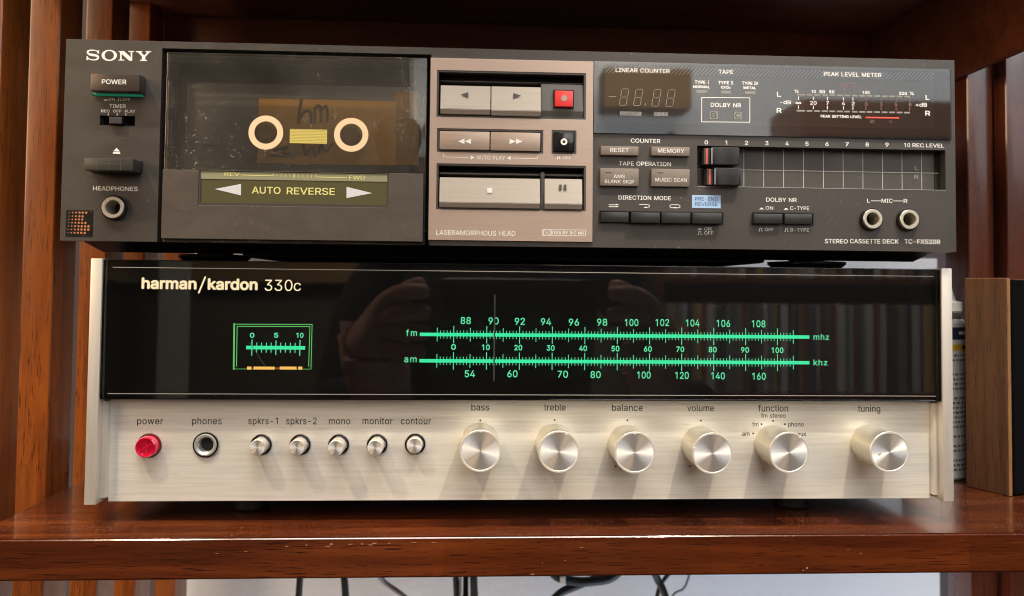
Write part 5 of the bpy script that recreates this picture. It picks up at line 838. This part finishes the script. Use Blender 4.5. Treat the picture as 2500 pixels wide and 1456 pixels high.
def TW(s, u0, u1, vb, cap, wt=.008, sp=1.): return TD(s, u0, u1, vb, cap, wt, 'dispwhite', sp)
TW('LINEAR COUNTER', 1503, 1635, 177.7, 10); TW('TAPE', 1754, 1790, 181, 10); TW('PEAK LEVEL METER', 2011, 2152, 187.5, 10)
TW('TYPE', 1696, 1722, 205.3, 8, .016); TW('I', 1728, 1730.5, 205.3, 8, .016); TW('TYPE', 1753, 1780, 206.5, 8, .016); TW('II', 1784, 1790, 206.8, 8, .016, 1.1); TW('TYPE', 1811, 1837, 207.8, 8, .016); TW('IV', 1841, 1851, 208, 8, .016, .85)
TW('NORMAL', 1692, 1733, 215.8, 6.5, .02); TW('CrO', 1760, 1779, 217, 6.5, .02); TW('2', 1779.5, 1783.5, 217, 4.5, .02); TW('METAL', 1815, 1846, 218.3, 6.5, .02)
def blk(ua, va, ub, vb, m='ledgrey', yy=None, par=None, nm='indicator'):
    yy = y if yy is None else yy; b = bmesh.new(); a, c = P(ua, va, yy), P(ub, vb, yy); rect(b, a[0], c[0], c[1], a[1], yy); return obj(nm, b, M[m], par or dsp)
blk(1700, 220, 1725.5, 227.5); blk(1759.5, 221.5, 1784.5, 229); blk(1818.5, 223, 1844, 230.5)
b = bmesh.new(); frm(b, 1713, 238.5, 1830.5, 298, .3, y); obj('printed_lines', b, M['dispwhite'], dsp)
TW('DOLBY NR', 1735, 1809, 262, 10, .006)
blk(1732.5, 272, 1752.5, 291); blk(1792, 273, 1811.5, 292)
M['dispdark'] = mat('display dark print', (.05, .052, .055), .5)
y = yg - .04; TD('B', 1736.5, 1749, 288.5, 14, .005, 'dispdark'); TD('C', 1795, 1808.5, 289.5, 14, .005, 'dispdark'); 
blk(1513.5, 272.5, 1565.5, 283, yy=yg - .02); blk(1597.5, 274, 1630, 284, yy=yg - .02); TD('MEMORY', 1516, 1562, 281.3, 7.5, .0, 'dispdark'); TD('PER', 1600.5, 1627.5, 282.3, 7.5, .0, 'dispdark', 1.4)
y = yg - .02
b = bmesh.new(); line(b, [P(1486.5, 236.3, y), P(1503.5, 236.3, y)], .3, y)
for u, v in ((1510.5, 217.5), (1545, 218.2), (1589.5, 219.3), (1624, 220)):
    hh, sl, ww = 40., 7., 17.
    def g(a, c): return P(u + sl * (1 - c) + ww * a + 1, v + hh * c, y)
    for (a0, c0_), (a1, c1_) in (((.12, 0), (.9, 0)), ((.12, .5), (.9, .5)), ((.12, 1), (.9, 1)), ((0, .06), (0, .44)), ((1, .06), (1, .44)), ((0, .56), (0, .94)), ((1, .56), (1, .94))):
        line(b, [g(a0, c0_), g(a1, c1_)], .26, y)
line(b, [P(1575.6, 253.5, y), P(1574.8, 257, y)], .4, y)
obj('counter_digits', b, M['ledgrey'], dsp)
TW('L', 1896.5, 1907, 236.5, 12, .01); TW('R', 1896, 1908, 276, 12, .01); TW('-dB', 1904, 1931, 254.7, 9, .008); TW('%', 1939.5, 1949.5, 227.3, 8, .01)
TW('10', 1981, 1991.5, 227.8, 7.5, .016); TW('30', 2000, 2014, 228.2, 7.5, .016); TW('50', 2024, 2037, 228.6, 7.5, .016); TW('100', 2105, 2123, 230.3, 7.5, .016); TW('200', 2194.5, 2214, 232.3, 7.5, .016); TW('%', 2221, 2231, 232.6, 8, .01)
TW('∞', 1942, 1956, 256, 9.5, .006); TW('20', 1978, 1993.5, 256.3, 9, .008); TW('7', 2017, 2023.5, 257, 9, .008); TW('4', 2055, 2063, 257.4, 9, .008); TW('2', 2079, 2086.5, 257.8, 9, .008)
M['disred'] = mat('display dim red', (.30, .17, .17), .5)
for s, a_, c_ in (('0', 2111, 2118), ('3', 2147.5, 2154.5), ('5', 2184, 2190.5), ('8', 2218, 2225)): TD(s, a_, c_, 259 + (a_ - 2111) * .008, 8.5, .008, 'disred')
TW('+dB', 2235, 2263, 261, 9.5, .008); TW('L', 2259.5, 2269, 244.2, 12, .01); TW('R', 2259, 2271, 283, 12, .01)
seg = [(400, 505), (532, 600), (630, 700), (728, 800), (825, 893), (922, 995), (1020, 1090), (1120, 1187), (1213, 1287), (1310, 1380), (1408, 1478), (1506, 1575), (1603, 1673), (1700, 1770), (1797, 1867)]
for v0 in (231.6, 270.8):
    b = bmesh.new()
    for a_, c_ in seg:
        ua, ub = 1870 + a_ / 5.319, 1870 + c_ / 5.319; vv = v0 + (ua - 1945) * .0175
        line(b, [P(ua + 1.5, vv, y), P(ub - 1.5, vv + .1, y)], .78, y)
    obj('level_segments', b, M['ledgrey'], dsp)
b = bmesh.new(); b2 = bmesh.new()
for k, u in enumerate((1949.3, 1985.6, 2019.8, 2059, 2082.4, 2114, 2151, 2187.7, 2221)):
    o_ = (u - 1949) * .0165
    for va, vb in ((236.5, 243.3), (258.5, 265.5)): line(b if k < 5 else b2, [P(u, va + o_, y), P(u, vb + o_, y)], .32, y)
for u in (2060, 2083): line(b2, [P(u, 215, y), P(u, 227.5, y)], .3, y)
frm(b2, 2077, 204.8, 2089.5, 211.5, .25, y); line(b2, [P(2083.2, 205, y), P(2083.2, 211.5, y)], .25, y - .07)
obj('tick_marks', b, M['dispwhite'], dsp); obj('tick_marks', b2, M['disred'], dsp)
TD('OVLD', 2048.5, 2071, 212, 7.5, .01, 'disred'); TW('PEAK SETTING LEVEL', 2003.5, 2103.5, 288.3, 6.5, .016)
b = bmesh.new(); line(b, [P(2115, 287.2, y), P(2193.5, 288.3, y)], .7, y); obj('red_line', b, M['redprint'], dsp)
TD('I/II', 2124, 2135, 300.5, 7, .01, 'disred'); TD('IV', 2171, 2178, 301.5, 7, .01, 'disred')
# --- lower right: small keys
def flatkey(ua, va, ub, vb, nm, m='btn_grey', yk=-2.0, bev=.3, par=None):
    r_ = R2(ua, va, ub, vb, yk); return obj(nm, box(r_[0], r_[1], yk, 1.5, r_[2], r_[3], bev), M[m], par or deck, True)
T('COUNTER', 1540, 1612, 349.3, 10, .012); k_ = flatkey(1467, 356.5, 1559, 380, 'reset_key'); T('RESET', 1490, 1535, 372, 10, .006, y=-2.01, par=k_)
k_ = flatkey(1590.5, 358, 1684, 381.5, 'memory_key'); T('MEMORY', 1606, 1671, 373.5, 10, .006, y=-2.01, par=k_)
T('TAPE OPERATION', 1511, 1638, 405.3, 10, .010)
k_ = flatkey(1465.5, 410.5, 1559.5, 455, 'blank_skip_key'); T('AMS', 1498, 1526, 435.5, 8.5, -.002, y=-2.01, par=k_); T('BLANK SKIP', 1476.5, 1548, 448, 8.5, -.002, y=-2.01, par=k_)
blk(1478, 420, 1493.5, 423, 'symdark', -2.06, k_, 'led_slot')
k_ = flatkey(1590.5, 412, 1684, 456.5, 'music_scan_key'); T('MUSIC SCAN', 1600, 1677, 444, 9, -.002, y=-2.01, par=k_); blk(1604, 420.5, 1619, 423.5, 'symdark', -2.06, k_, 'led_slot')
T('DIRECTION MODE', 1510, 1638, 488.5, 10, .010)
b = bmesh.new()
line(b, [P(1487, 500.5), P(1507, 500.5)], .32, -.06); poly(b, [P(1504, 498), P(1512, 500.8), P(1504, 501)], -.065); line(b, [P(1487, 505.2), P(1507, 505.2)], .32, -.07); poly(b, [P(1504, 502.9), P(1512, 505.4), P(1504, 505.8)], -.075); obj('symbol', b, M['white'], deck)
b = bmesh.new(); line(b, [P(1561.5, 499.5), P(1581, 499.7), P(1585.5, 501.5), P(1585.5, 505), P(1581, 507.2), P(1574, 507.2)], .32, -.06); poly(b, [P(1571, 507), P(1578, 504.8), P(1578, 508.5)], -.07); obj('symbol', b, M['white'], deck)
b = bmesh.new(); line(b, [P(1645, 500.2), P(1638.5, 500.4), P(1635.5, 502), P(1635.5, 505.5), P(1638.5, 507.6), P(1656, 507.8), P(1660, 506), P(1660, 502.5), P(1656, 500.4), P(1645, 500.2)], .32, -.06); poly(b, [P(1643, 507.6), P(1649, 505.4), P(1649, 509.4)], -.07); obj('symbol', b, M['white'], deck)
lab = blk(1689.5, 476.5, 1759.5, 509, 'bluelabel', -.1, deck, 'blue_label'); T('PRE-END', 1697, 1752.5, 490.3, 8.5, -.002, 'navyprint', -.12, lab); T('REVERSE', 1697, 1752, 503, 8.5, -.002, 'navyprint', -.12, lab)
for h in (h_dir, h_dol):
    obj('key_well', box(h[0] - .5, h[1] + .5, 5.9, 7, h[2] - .5, h[3] + .5), M['void'], deck)
    obj('key_surround', plate(h[0] + .02, h[1] - .02, h[2] + .02, h[3] - .02, -.35, 5.8, [(h[0] + .5, h[1] - .5, h[2] + .5, h[3] - .5)]), M['black'], deck)
M['key_black'] = mat('black slightly worn key', (.022, .022, .022), .28)
for ua, va, ub, vb, yk in ((1466.5, 517.5, 1535.5, 543.5, -2.0), (1541, 518.2, 1611.5, 545, -3.4), (1615, 518.7, 1686, 546, -3.4), (1690, 519.5, 1763, 547, -3.4)):
    flatkey(ua, va, ub, vb, 'direction_key', 'key_black', yk, .45)
flatkey(1840, 521.5, 1911, 547, 'noise_reduction_key', 'key_black', -2.6, .45); flatkey(1915.5, 522, 1983.5, 548, 'noise_reduction_key', 'key_black', -2.0, .45)
icon(deck, 'down', 1708.5, 561.5); T('ON', 1719.5, 1736.5, 563, 8, .004); icon(deck, 'up', 1708.5, 573); T('OFF', 1719, 1741.5, 573.3, 8, .004)
T('DOLBY NR', 1870.5, 1945, 493.3, 10, .008)
icon(deck, 'down', 1859.5, 511.5); T('ON', 1869, 1887.5, 512.3, 8, .004); icon(deck, 'down', 1919, 512.5); T('C-TYPE', 1929, 1975, 513.3, 9, .004)
icon(deck, 'up', 1857, 564.5); T('OFF', 1867, 1889, 564.8, 8, .004); icon(deck, 'up', 1920.5, 565.3); T('B-TYPE', 1930, 1975, 566, 8.5, .004)
T('L', 2117, 2124, 495, 9.5, .008); T('MIC', 2152, 2179, 495.3, 9.5, .008); T('R', 2206, 2215.5, 495.8, 9.5, .008)
b = bmesh.new(); line(b, [P(2127, 490.8), P(2149.5, 491)], .28, -.06); line(b, [P(2181.5, 491), P(2203.5, 491.2)], .28, -.06); obj('printed_lines', b, M['white'], deck)
T('STEREO', 2013.5, 2069.5, 594.6, 10.5, .010); T('CASSETTE', 2075, 2149, 594.8, 10.5, .010); T('DECK', 2155, 2193.5, 595.2, 10.5, .010); T('TC-FX520R', 2208, 2295.5, 596, 11, .010)
# --- record level sliders
for s, u in zip('0123456789', (1724.3, 1773, 1822.5, 1872, 1921.5, 1970, 2019, 2068, 2117, 2165.5)):
    w = 4.2 if s != '1' else 2.2; T(s, u - w, u + w, 353 + (u - 1724) * .0135, 10, .014)
T('10', 2207, 2222, 359.6, 10, .012); T('REC', 2227.5, 2256, 360, 9.5, .010); T('LEVEL', 2261, 2304.5, 360.6, 9.5, .010)
hx0, hx1, hz0, hz1 = h_rec
trk = obj('level_track', box(hx0 - .5, D(2280, 410, 5)[0], 5.02, 6.2, hz0 - .3, hz1 + .5), dusted(mat('dark track metal', (.07, .062, .058), .5, .2), .3), deck)
obj('track_end_shade', box(D(2281, 410, 5)[0], hx1 + .5, 5.02, 6.4, hz0 - .3, hz1 + .5), M['void'], deck)  # black strip standing in for the shadow at the recess's right end
obj('track_edge', box(hx0, hx1, -.12, .3, hz0 - .12, hz0 + .1), M['dimwhite'], deck)
b = bmesh.new(); y = 5.0
for u in (1816, 1864.5, 1913, 1961.5, 2010, 2058.3, 2106.5, 2154.5, 2202, 2250): x = P(u, 410, y)[0]; rect(b, x - .13, x + .13, hz0, hz1, y - .04)
zm = P(1950, 417.5, y)[1]; rect(b, P(1700, 417, y)[0], P(2290, 417, y)[0], zm - .13, zm + .13, y - .06)
obj('grid_lines', b, mat('pale grid line', (.55, .53, .50), .5), trk)
T('L', 2233, 2242.5, 415, 10, -.004, 'dimwhite', 5., trk); T('R', 2232.5, 2242.5, 437, 10, -.004, 'dimwhite', 5., trk)
for (ua, va, ub, vb), ur in (((1737, 359, 1805, 404), 1725.8), ((1744.5, 409.5, 1809, 453.5), 1733)):
    yk = -3.6; r_ = R2(ua, va, ub, vb, yk)
    sl = obj('level_slider', box(r_[0], r_[1], yk, 4.8, r_[2], r_[3], .35), M['black'], deck, True)
    b = bmesh.new(); x = r_[0] + 1.6
    while x < r_[1] - 1.0: box(x, x + .22, yk - .18, yk + .05, r_[2] + .4, r_[3] - .4, bm=b); x += .52
    obj('grip_ribs', b, mat('black grip rib', (.03, .03, .032), .3), sl)
    a_, c_ = P(ur - 7, va, -1.4)[0], P(ua - 1.5, va, -1.4)[0]
    obj('pointer_foot', box(a_, r_[0] - .02, -1.4, 4.6, r_[2] + .5, r_[3] - .3, .15), mat('dark grey pointer foot', (.05, .047, .045), .4), sl)
    b = bmesh.new(); x = P(ur, 400, -1.45)[0]; rect(b, x - .42, x + .42, r_[2] + .6, r_[3] - .4, -1.46); obj('red_line', b, M['redprint'], sl)
    b = bmesh.new(); rect(b, r_[0] + .02, r_[0] + .42, r_[2] + .4, r_[3] - .4, yk - .02); obj('edge_glint', b, mat('painted key edge glint', (.45, .48, .55), .25, .8), sl)  # glint on the slider's left edge, painted as a bright strip

# ================================================================== CASSETTE inside the deck
cas = thing('cassette', 'smoke grey cassette with an orange brown hand-lettered label behind the deck door', 'cassette', d_org + D_ROT @ Vector((0, 14, 20)), D_ROT)
cz = 20.; 
def ck(name, b, m, par=cas, sm=False): bmesh.ops.translate(b, verts=b.verts, vec=(0, -14, -cz)); return obj(name, b, m, par, sm)
r_ = R2(455, 200, 1000, 425, 9); ck('shell', box(r_[0], r_[1], 9, 19, r_[2], r_[3], 1.2), M['cassette'], sm=True)
r_ = R2(632, 238, 965, 404, 8.8); ck('label', box(r_[0], r_[1], 8.75, 8.95, r_[2], r_[3] - .5), M['orangelabel'])
r_ = R2(965, 222, 1022, 404, 8.8); ck('label', box(r_[0], r_[1], 8.78, 8.98, r_[2], r_[3]), mat('darker label end', (.50, .27, .05), .6))
for pts, w in (([(736, 245), (733, 262), (728, 300)], 1.6), ([(731, 290), (745, 272), (758, 275), (760, 300)], 1.4), ([(768, 300), (770, 265), (782, 262), (784, 298)], 1.4), ([(784, 268), (797, 262), (799, 298)], 1.4),
               ([(670, 368), (700, 360), (690, 372), (715, 378)], 1.5), ([(740, 355), (748, 378), (760, 360), (770, 380)], 1.4), ([(778, 372), (785, 355), (795, 370), (812, 352)], 1.4), ([(660, 380), (718, 384)], 1.2)):
    b = bmesh.new(); line(b, [(p.x, p.y) for p in catmull([(*P(u, v, 8.7), 0) for u, v in pts], 5)], w, 8.68); ck('handwriting', b, M['ink'])
for u, v in ((649, 324), (857.5, 329.5)):
    x, z = P(u, v, 8); b = lathe([(5.2, 8.6), (5.0, 7.6), (3.6, 6.4), (1.2, 6.0)], x, z, 32, cap1=True); ck('hub', b, mat('brown hub', (.55, .32, .09), .12), sm=True)
r_ = R2(492, 306, 520, 352, 5); b = wedge(r_[0], r_[1], r_[2], r_[3], 5.5, 6.5, 9.5); ck('guard_tab', b, mat('pale grey tab', (.36, .34, .32), .4))

# ================================================================== LOUDSPEAKER on the right
spk = thing('loudspeaker', 'small walnut loudspeaker with black cloth front at the right end of the shelf', 'speaker', (270, 47, SZ), Matrix.Rotation(math.radians(24.4), 3, 'Z'))
SH = 121.8
obj('side_panel', box(0, 3.2, 0, 24.2, 0, SH, 1.0, seg=3), M['walnut'], spk, True)
obj('edge_strip', box(.25, 3.1, -.25, .05, .3, SH - .3, .1), M['walnut_edge'], spk)
obj('cabinet', box(3.25, 45, 3, 24, .3, SH - .5, .8), M['walnut'], spk, True)
obj('grille', box(3.4, 44, -2.2, 2.9, .6, SH - 1.0, 1.6, seg=3), M['grille'], spk, True)
# ================================================================== BOTTLE
bot = thing('spray_bottle', 'white bottle with navy and yellow label wedged between receiver and walnut speaker', 'bottle', (258, 98, SZ))
Z = lambda v: 46.5 - (v - 712) / 4.04 - SZ
obj('body', lathe_z([(17, .4), (18, 2), (18, Z(792)), (17.2, Z(786)), (16.2, Z(780))], 0, 0, 40), M['bottle'], bot, True)
obj('collar', lathe_z([(16.3, Z(780)), (17.2, Z(778)), (17.2, Z(766)), (16, Z(764))], 0, 0, 40), mat('silver collar', (.55, .56, .58), .25, .9), bot, True)
obj('cap', lathe_z([(16.4, Z(763)), (16.6, Z(742)), (13, Z(738)), (12.6, Z(732)), (10.4, Z(700)), (9.4, Z(697))], 0, 0, 40), M['bottle'], bot, True)
obj('label_band', lathe_z([(18.06, Z(832)), (18.06, Z(802))], 0, 0, 40), M['navy'], bot, True)
obj('label_band', lathe_z([(18.06, Z(859)), (18.06, Z(844))], 0, 0, 40), M['yellow'], bot, True)
random.seed(11); b = bmesh.new(); v = 868
def ring_seg(b, a0, a1, za, zb2, r=18.08, n=6):
    vs = [[b.verts.new((r * math.cos(a0 + (a1 - a0) * k / n), r * math.sin(a0 + (a1 - a0) * k / n), z)) for k in range(n + 1)] for z in (za, zb2)]
    for k in range(n): b.faces.new([vs[0][k], vs[0][k + 1], vs[1][k + 1], vs[1][k]])
while v < 1145:
    if random.random() < .82:
        a = math.radians(-110)
        while a < math.radians(-12 - random.random() * 14):
            w_ = random.uniform(.05, .16); ring_seg(b, a, a + w_, Z(v + 5), Z(v)); a += w_ + .05
    v += 11.5
obj('small_print', b, M['greyprint'], bot)
b = bmesh.new(); ring_seg(b, math.radians(-70), math.radians(-25), Z(820), Z(812), 18.12); obj('lettering', b, M['white'], bot)
b = bmesh.new(); ring_seg(b, math.radians(-60), math.radians(-28), Z(855), Z(848), 18.12); obj('lettering', b, M['blackprint'], bot)

lamp('AREA', 'panel_fill_blue', (330, 40, -640), 2.1, (.62, .78, 1.0), .3, (100, 330, -190), .2)  # added bluish fill, hidden under the shelf, brightens the white panel
lamp('AREA', 'panel_fill_warm', (-330, 60, -600), 1.5, (1.0, .84, .64), .2, (-220, 330, -190), .2)  # added warm fill, out of view, for the panel's left part
# ================================================================== CABLES under the shelf
CF = frame((0, 0, 0), Matrix.Identity(3))
def cable(label, pts, r, y=250., m='cable', name='cable'):
    P3 = [Vector((CF(u, v, yy or y)[0], yy or y, CF(u, v, yy or y)[1])) for u, v, yy in pts]
    o = obj(name, tube(catmull(P3, 8), r, 12), M[m], None, True); tag(o, label, 'cable', 'cables hanging under the shelf'); return o
cable('leftmost black cable hanging straight down in front of the white panel', [(742, 1250, 230), (738, 1330, 0), (731, 1430, 0), (722, 1600, 0), (718, 1800, 0)], 2.6)
cable('second black cable from the left, leaning slightly to the right', [(825, 1250, 230), (832, 1360, 0), (842, 1430, 0), (850, 1600, 0), (850, 1800, 0)], 2.8)
cable('thin grey brown cable slanting down to the right', [(900, 1340, 230), (930, 1412, 0), (985, 1456, 0), (1060, 1530, 0), (1110, 1800, 0)], 2.0, m='cable_grey')
cable('left black cable of the central bundle', [(1108, 1250, 230), (1108, 1340, 0), (1114, 1430, 0), (1120, 1600, 0), (1122, 1800, 0)], 2.5)
cable('thin pale wire inside the central cable bundle', [(1124, 1260, 226), (1125, 1350, 0), (1124, 1430, 0), (1122, 1600, 0), (1120, 1800, 0)], .9, 246., 'cable_grey')
cable('dark cable right behind the pale wire of the bundle', [(1136, 1250, 230), (1136, 1340, 0), (1137, 1430, 0), (1134, 1600, 0), (1130, 1800, 0)], 2.2, 256.)
cable('right black cable of the central bundle', [(1150, 1250, 230), (1152, 1340, 0), (1157, 1430, 0), (1160, 1600, 0), (1160, 1800, 0)], 3.0)
cable('black cable looping down to the left below the shelf', [(1490, 1395, 0), (1455, 1412, 0), (1405, 1432, 0), (1360, 1456, 0), (1300, 1540, 0), (1260, 1800, 0)], 3.2, 240.)
cable('sagging black cable just under the shelf edge', [(1330, 1340, 0), (1350, 1400, 0), (1400, 1419, 0), (1450, 1419, 0), (1500, 1405, 0), (1560, 1340, 0)], 3.6, 236.)
cable('thick black cable crossing to the lower right', [(1560, 1300, 230), (1600, 1404, 0), (1622, 1450, 0), (1650, 1560, 0), (1660, 1800, 0)], 2.9)
cable('thin black cable crossing behind to the lower left', [(1680, 1340, 262), (1630, 1404, 0), (1608, 1440, 0), (1600, 1520, 0), (1590, 1800, 0)], 1.7, 262.)
cable('thin grey wire curving down to the left, rightmost of the cables', [(1700, 1340, 0), (1681, 1410, 0), (1668, 1438, 0), (1640, 1460, 0), (1610, 1560, 0)], .9, 258., 'cable_grey')
tag(obj('plug', lathe_z([(1.6, -4), (2.2, -3), (2.2, 2), (1.2, 4)], CF(1374, 1413, 232)[0], 232, 16), M['bottle']), 'small white plug tip beside the sagging cable', 'plug')
bpy.data.objects['plug'].location.z = (CF(1374, 1415, 232)[1]) * MM

# ================================================================== THE ROOM BEHIND THE CAMERA (seen in the glass)
rw = obj('room_wall', box(-3200, 3200, -2900, -2800, -1100, 1900), mat('warm plaster wall', (.16, .14, .12), .9)); tag(rw, kind='structure')
fl = obj('floor', box(-3200, 3200, -2800, 1000, -1120, -1101), mat('dark floor', (.10, .06, .04), .6)); tag(fl, kind='structure')
win = thing('window', 'bright white-framed window across the room, mirrored in the deck display', 'window', (1500, -2790, 560))
obj('pane', box(-1150, 1500, 0, 10, 20, 1450), mat('daylight pane', (.8, .85, .9), .3, emit=(.84, .92, 1.0), es=1.35), win)
b = bmesh.new(); box(-1190, 1540, 11, 40, -30, 20, bm=b); box(-1190, 1540, 11, 40, 1450, 1500, bm=b)
for x in (-1190, 1500): box(x, x + 40, 11, 42, 21, 1449, bm=b)
obj('window_frame', b, M['whitewall'], win)
cur = obj('curtain', box(-1215, -1105, -2650, -2630, -900, 330), mat('pale curtain', (.75, .72, .65), .8)); tag(cur, 'narrow pale curtain hanging across the room, mirrored in the black glass', 'curtain')
rs = thing('record_shelf', 'dark wooden record shelf across the room, mirrored in the black glass', 'shelf', (1180, -2500, -1100))
dw = M['rail']
for x in (-560, 540): obj('side_panel', box(x, x + 20, -150, 200, 0, 1700), dw, rs)
for z in (20, 390, 760, 1165, 1540): obj('shelf_board', box(-539, 539, -150, 200, z, z + 20), dw, rs)
obj('back_board', box(-539, 539, -160, -151, 40, 1680), dw, rs)
random.seed(21); cols = [mat('record sleeve %d' % i, c, .6) for i, c in enumerate([(.22, .24, .27), (.48, .50, .52), (.10, .10, .12), (.32, .26, .20), (.62, .62, .62), (.16, .19, .24), (.55, .42, .18), (.24, .11, .10)])]
x = -535.; proto = {}
while x < 525:
    w_ = random.uniform(9, 26); c = random.choice(cols)
    for z in (780, 1186):
        me = bpy.data.meshes.new('record_sleeve'); b = box(0, w_ - 1.5, -120, 180 + random.uniform(-12, 8), 0, 312, .0)
        c = random.choice(cols); o = obj('record_sleeve', b, c); o.location = Vector((1180 + x, -2500, -1100 + z)) * MM
        tag(o, 'record sleeve standing among others on the shelf across the room', 'record', 'records on the shelf across the room')
    x += w_
tag(obj('wooden_crate', box(1104, 1715, -2640, -2330, 602, 735, 4), mat('brown crate wood', (.30, .13, .07), .6)), 'brown wooden crate on top of the record shelf across the room', 'crate')
tag(obj('wall_cabinet', box(430, 770, -2700, -2560, 745, 900, 4), mat('light brown cabinet wood', (.42, .27, .13), .6)), 'small light brown wall cabinet across the room, mirrored in the deck display', 'cabinet')
tag(obj('wall_rail', box(-1500, 180, -2799, -2740, 50, 150, 3), mat('varnished rail', (.42, .27, .12), .5)), 'brown wooden wall rail across the room, mirrored in the black glass', 'rail')
lamp('AREA', 'room_fill', (500, -1600, 1500), 62., (1.0, .86, .68), 1.0, (700, -2700, 0), .5)  # added unseen fill that brightens the mirrored shelf and curtain
# ================================================================== THE PHOTOGRAPHER (seen in the glass)
skinm = mat('skin', (.46, .24, .18), .5); cloth = mat('dark knitted sweater', (.030, .028, .034), .9)
def skin(name, chains, m, parent=None, root=None, sub=2):
    V, E_, Rr, idx = [], [], [], {}
    for ch in chains:
        prev = None
        for x, y, z, r in ch:
            k = (round(x), round(y), round(z))
            if k not in idx: idx[k] = len(V); V.append((x * MM, y * MM, z * MM)); Rr.append(r * MM)
            if prev is not None and (prev, idx[k]) not in E_ and prev != idx[k]: E_.append((prev, idx[k]))
            prev = idx[k]
    me = bpy.data.meshes.new(name); me.from_pydata(V, E_, []); o = link(name, me, m, parent)
    sm = o.modifiers.new('skin', 'SKIN'); sm.use_smooth_shade = True
    for i, sv in enumerate(me.skin_vertices[0].data): sv.radius = (Rr[i], Rr[i]); sv.use_root = (i == 0)
    s2 = o.modifiers.new('sub', 'SUBSURF'); s2.levels = sub; s2.render_levels = sub
    return o
body = []
per_chains = [[(20, -900, -420, 150), (20, -900, -250, 150), (20, -900, -60, 165), (20, -895, 80, 120), (20, -890, 165, 58), (20, -880, 230, 62), (20, -872, 300, 92), (20, -880, 370, 86), (20, -885, 405, 50)]]
person = skin('person', per_chains + [[(20, -895, 80, 120), (s * 150 + 20, -895, 95, 70), (s * 215 + 20, -890, 30, 55), (s * 250 + 20, -800, -170, 46), (s * 235 + 25, -640, -150, 38), (s * 200 + 25, -500, -75, 30)] for s in (-1, 1)], cloth)
tag(person, 'person in a dark sweater holding up a phone, mirrored in the black glass', 'person')
def hand(s, cx):
    # s: -1 left side of phone, +1 right side; fingers curl over the camera side of the phone
    w = (cx + s * 66, -480, -84, 31)
    p1 = (cx + s * 62, -446, -40, 34); p2 = (cx + s * 54, -418, 4, 33)
    ch = [[w, p1, p2]]
    for k, (dz, L_) in enumerate(((34, .96), (14, 1.05), (-6, 1.0), (-25, .82))):
        a = (cx + s * 40, -402, dz * .85 + 4, 11.5)
        ch.append([p2, a, (cx + s * 22 * 1.0, -386, dz + 6, 9.6), (cx + s * (22 - 26 * L_ * .55), -383, dz + 6, 8.8), (cx + s * (22 - 40 * L_ * .62), -387, dz + 5, 7.4)])
    ch.append([p1, (cx + s * 40, -425, 22, 13), (cx + s * 22, -412, 42, 10.5), (cx + s * 4, -404, 48, 9)])
    return skin('hand', ch, skinm, person)
hand(-1, -72); hand(1, 106)
ph = thing('phone', 'black phone held sideways by the photographer', 'phone', (17, -384, -20))
obj('body', box(-75, 75, 0, 7.5, 0, 74, 3., seg=3), M['blackgloss'], ph, True).location = Vector((0, -6, 0)) * MM
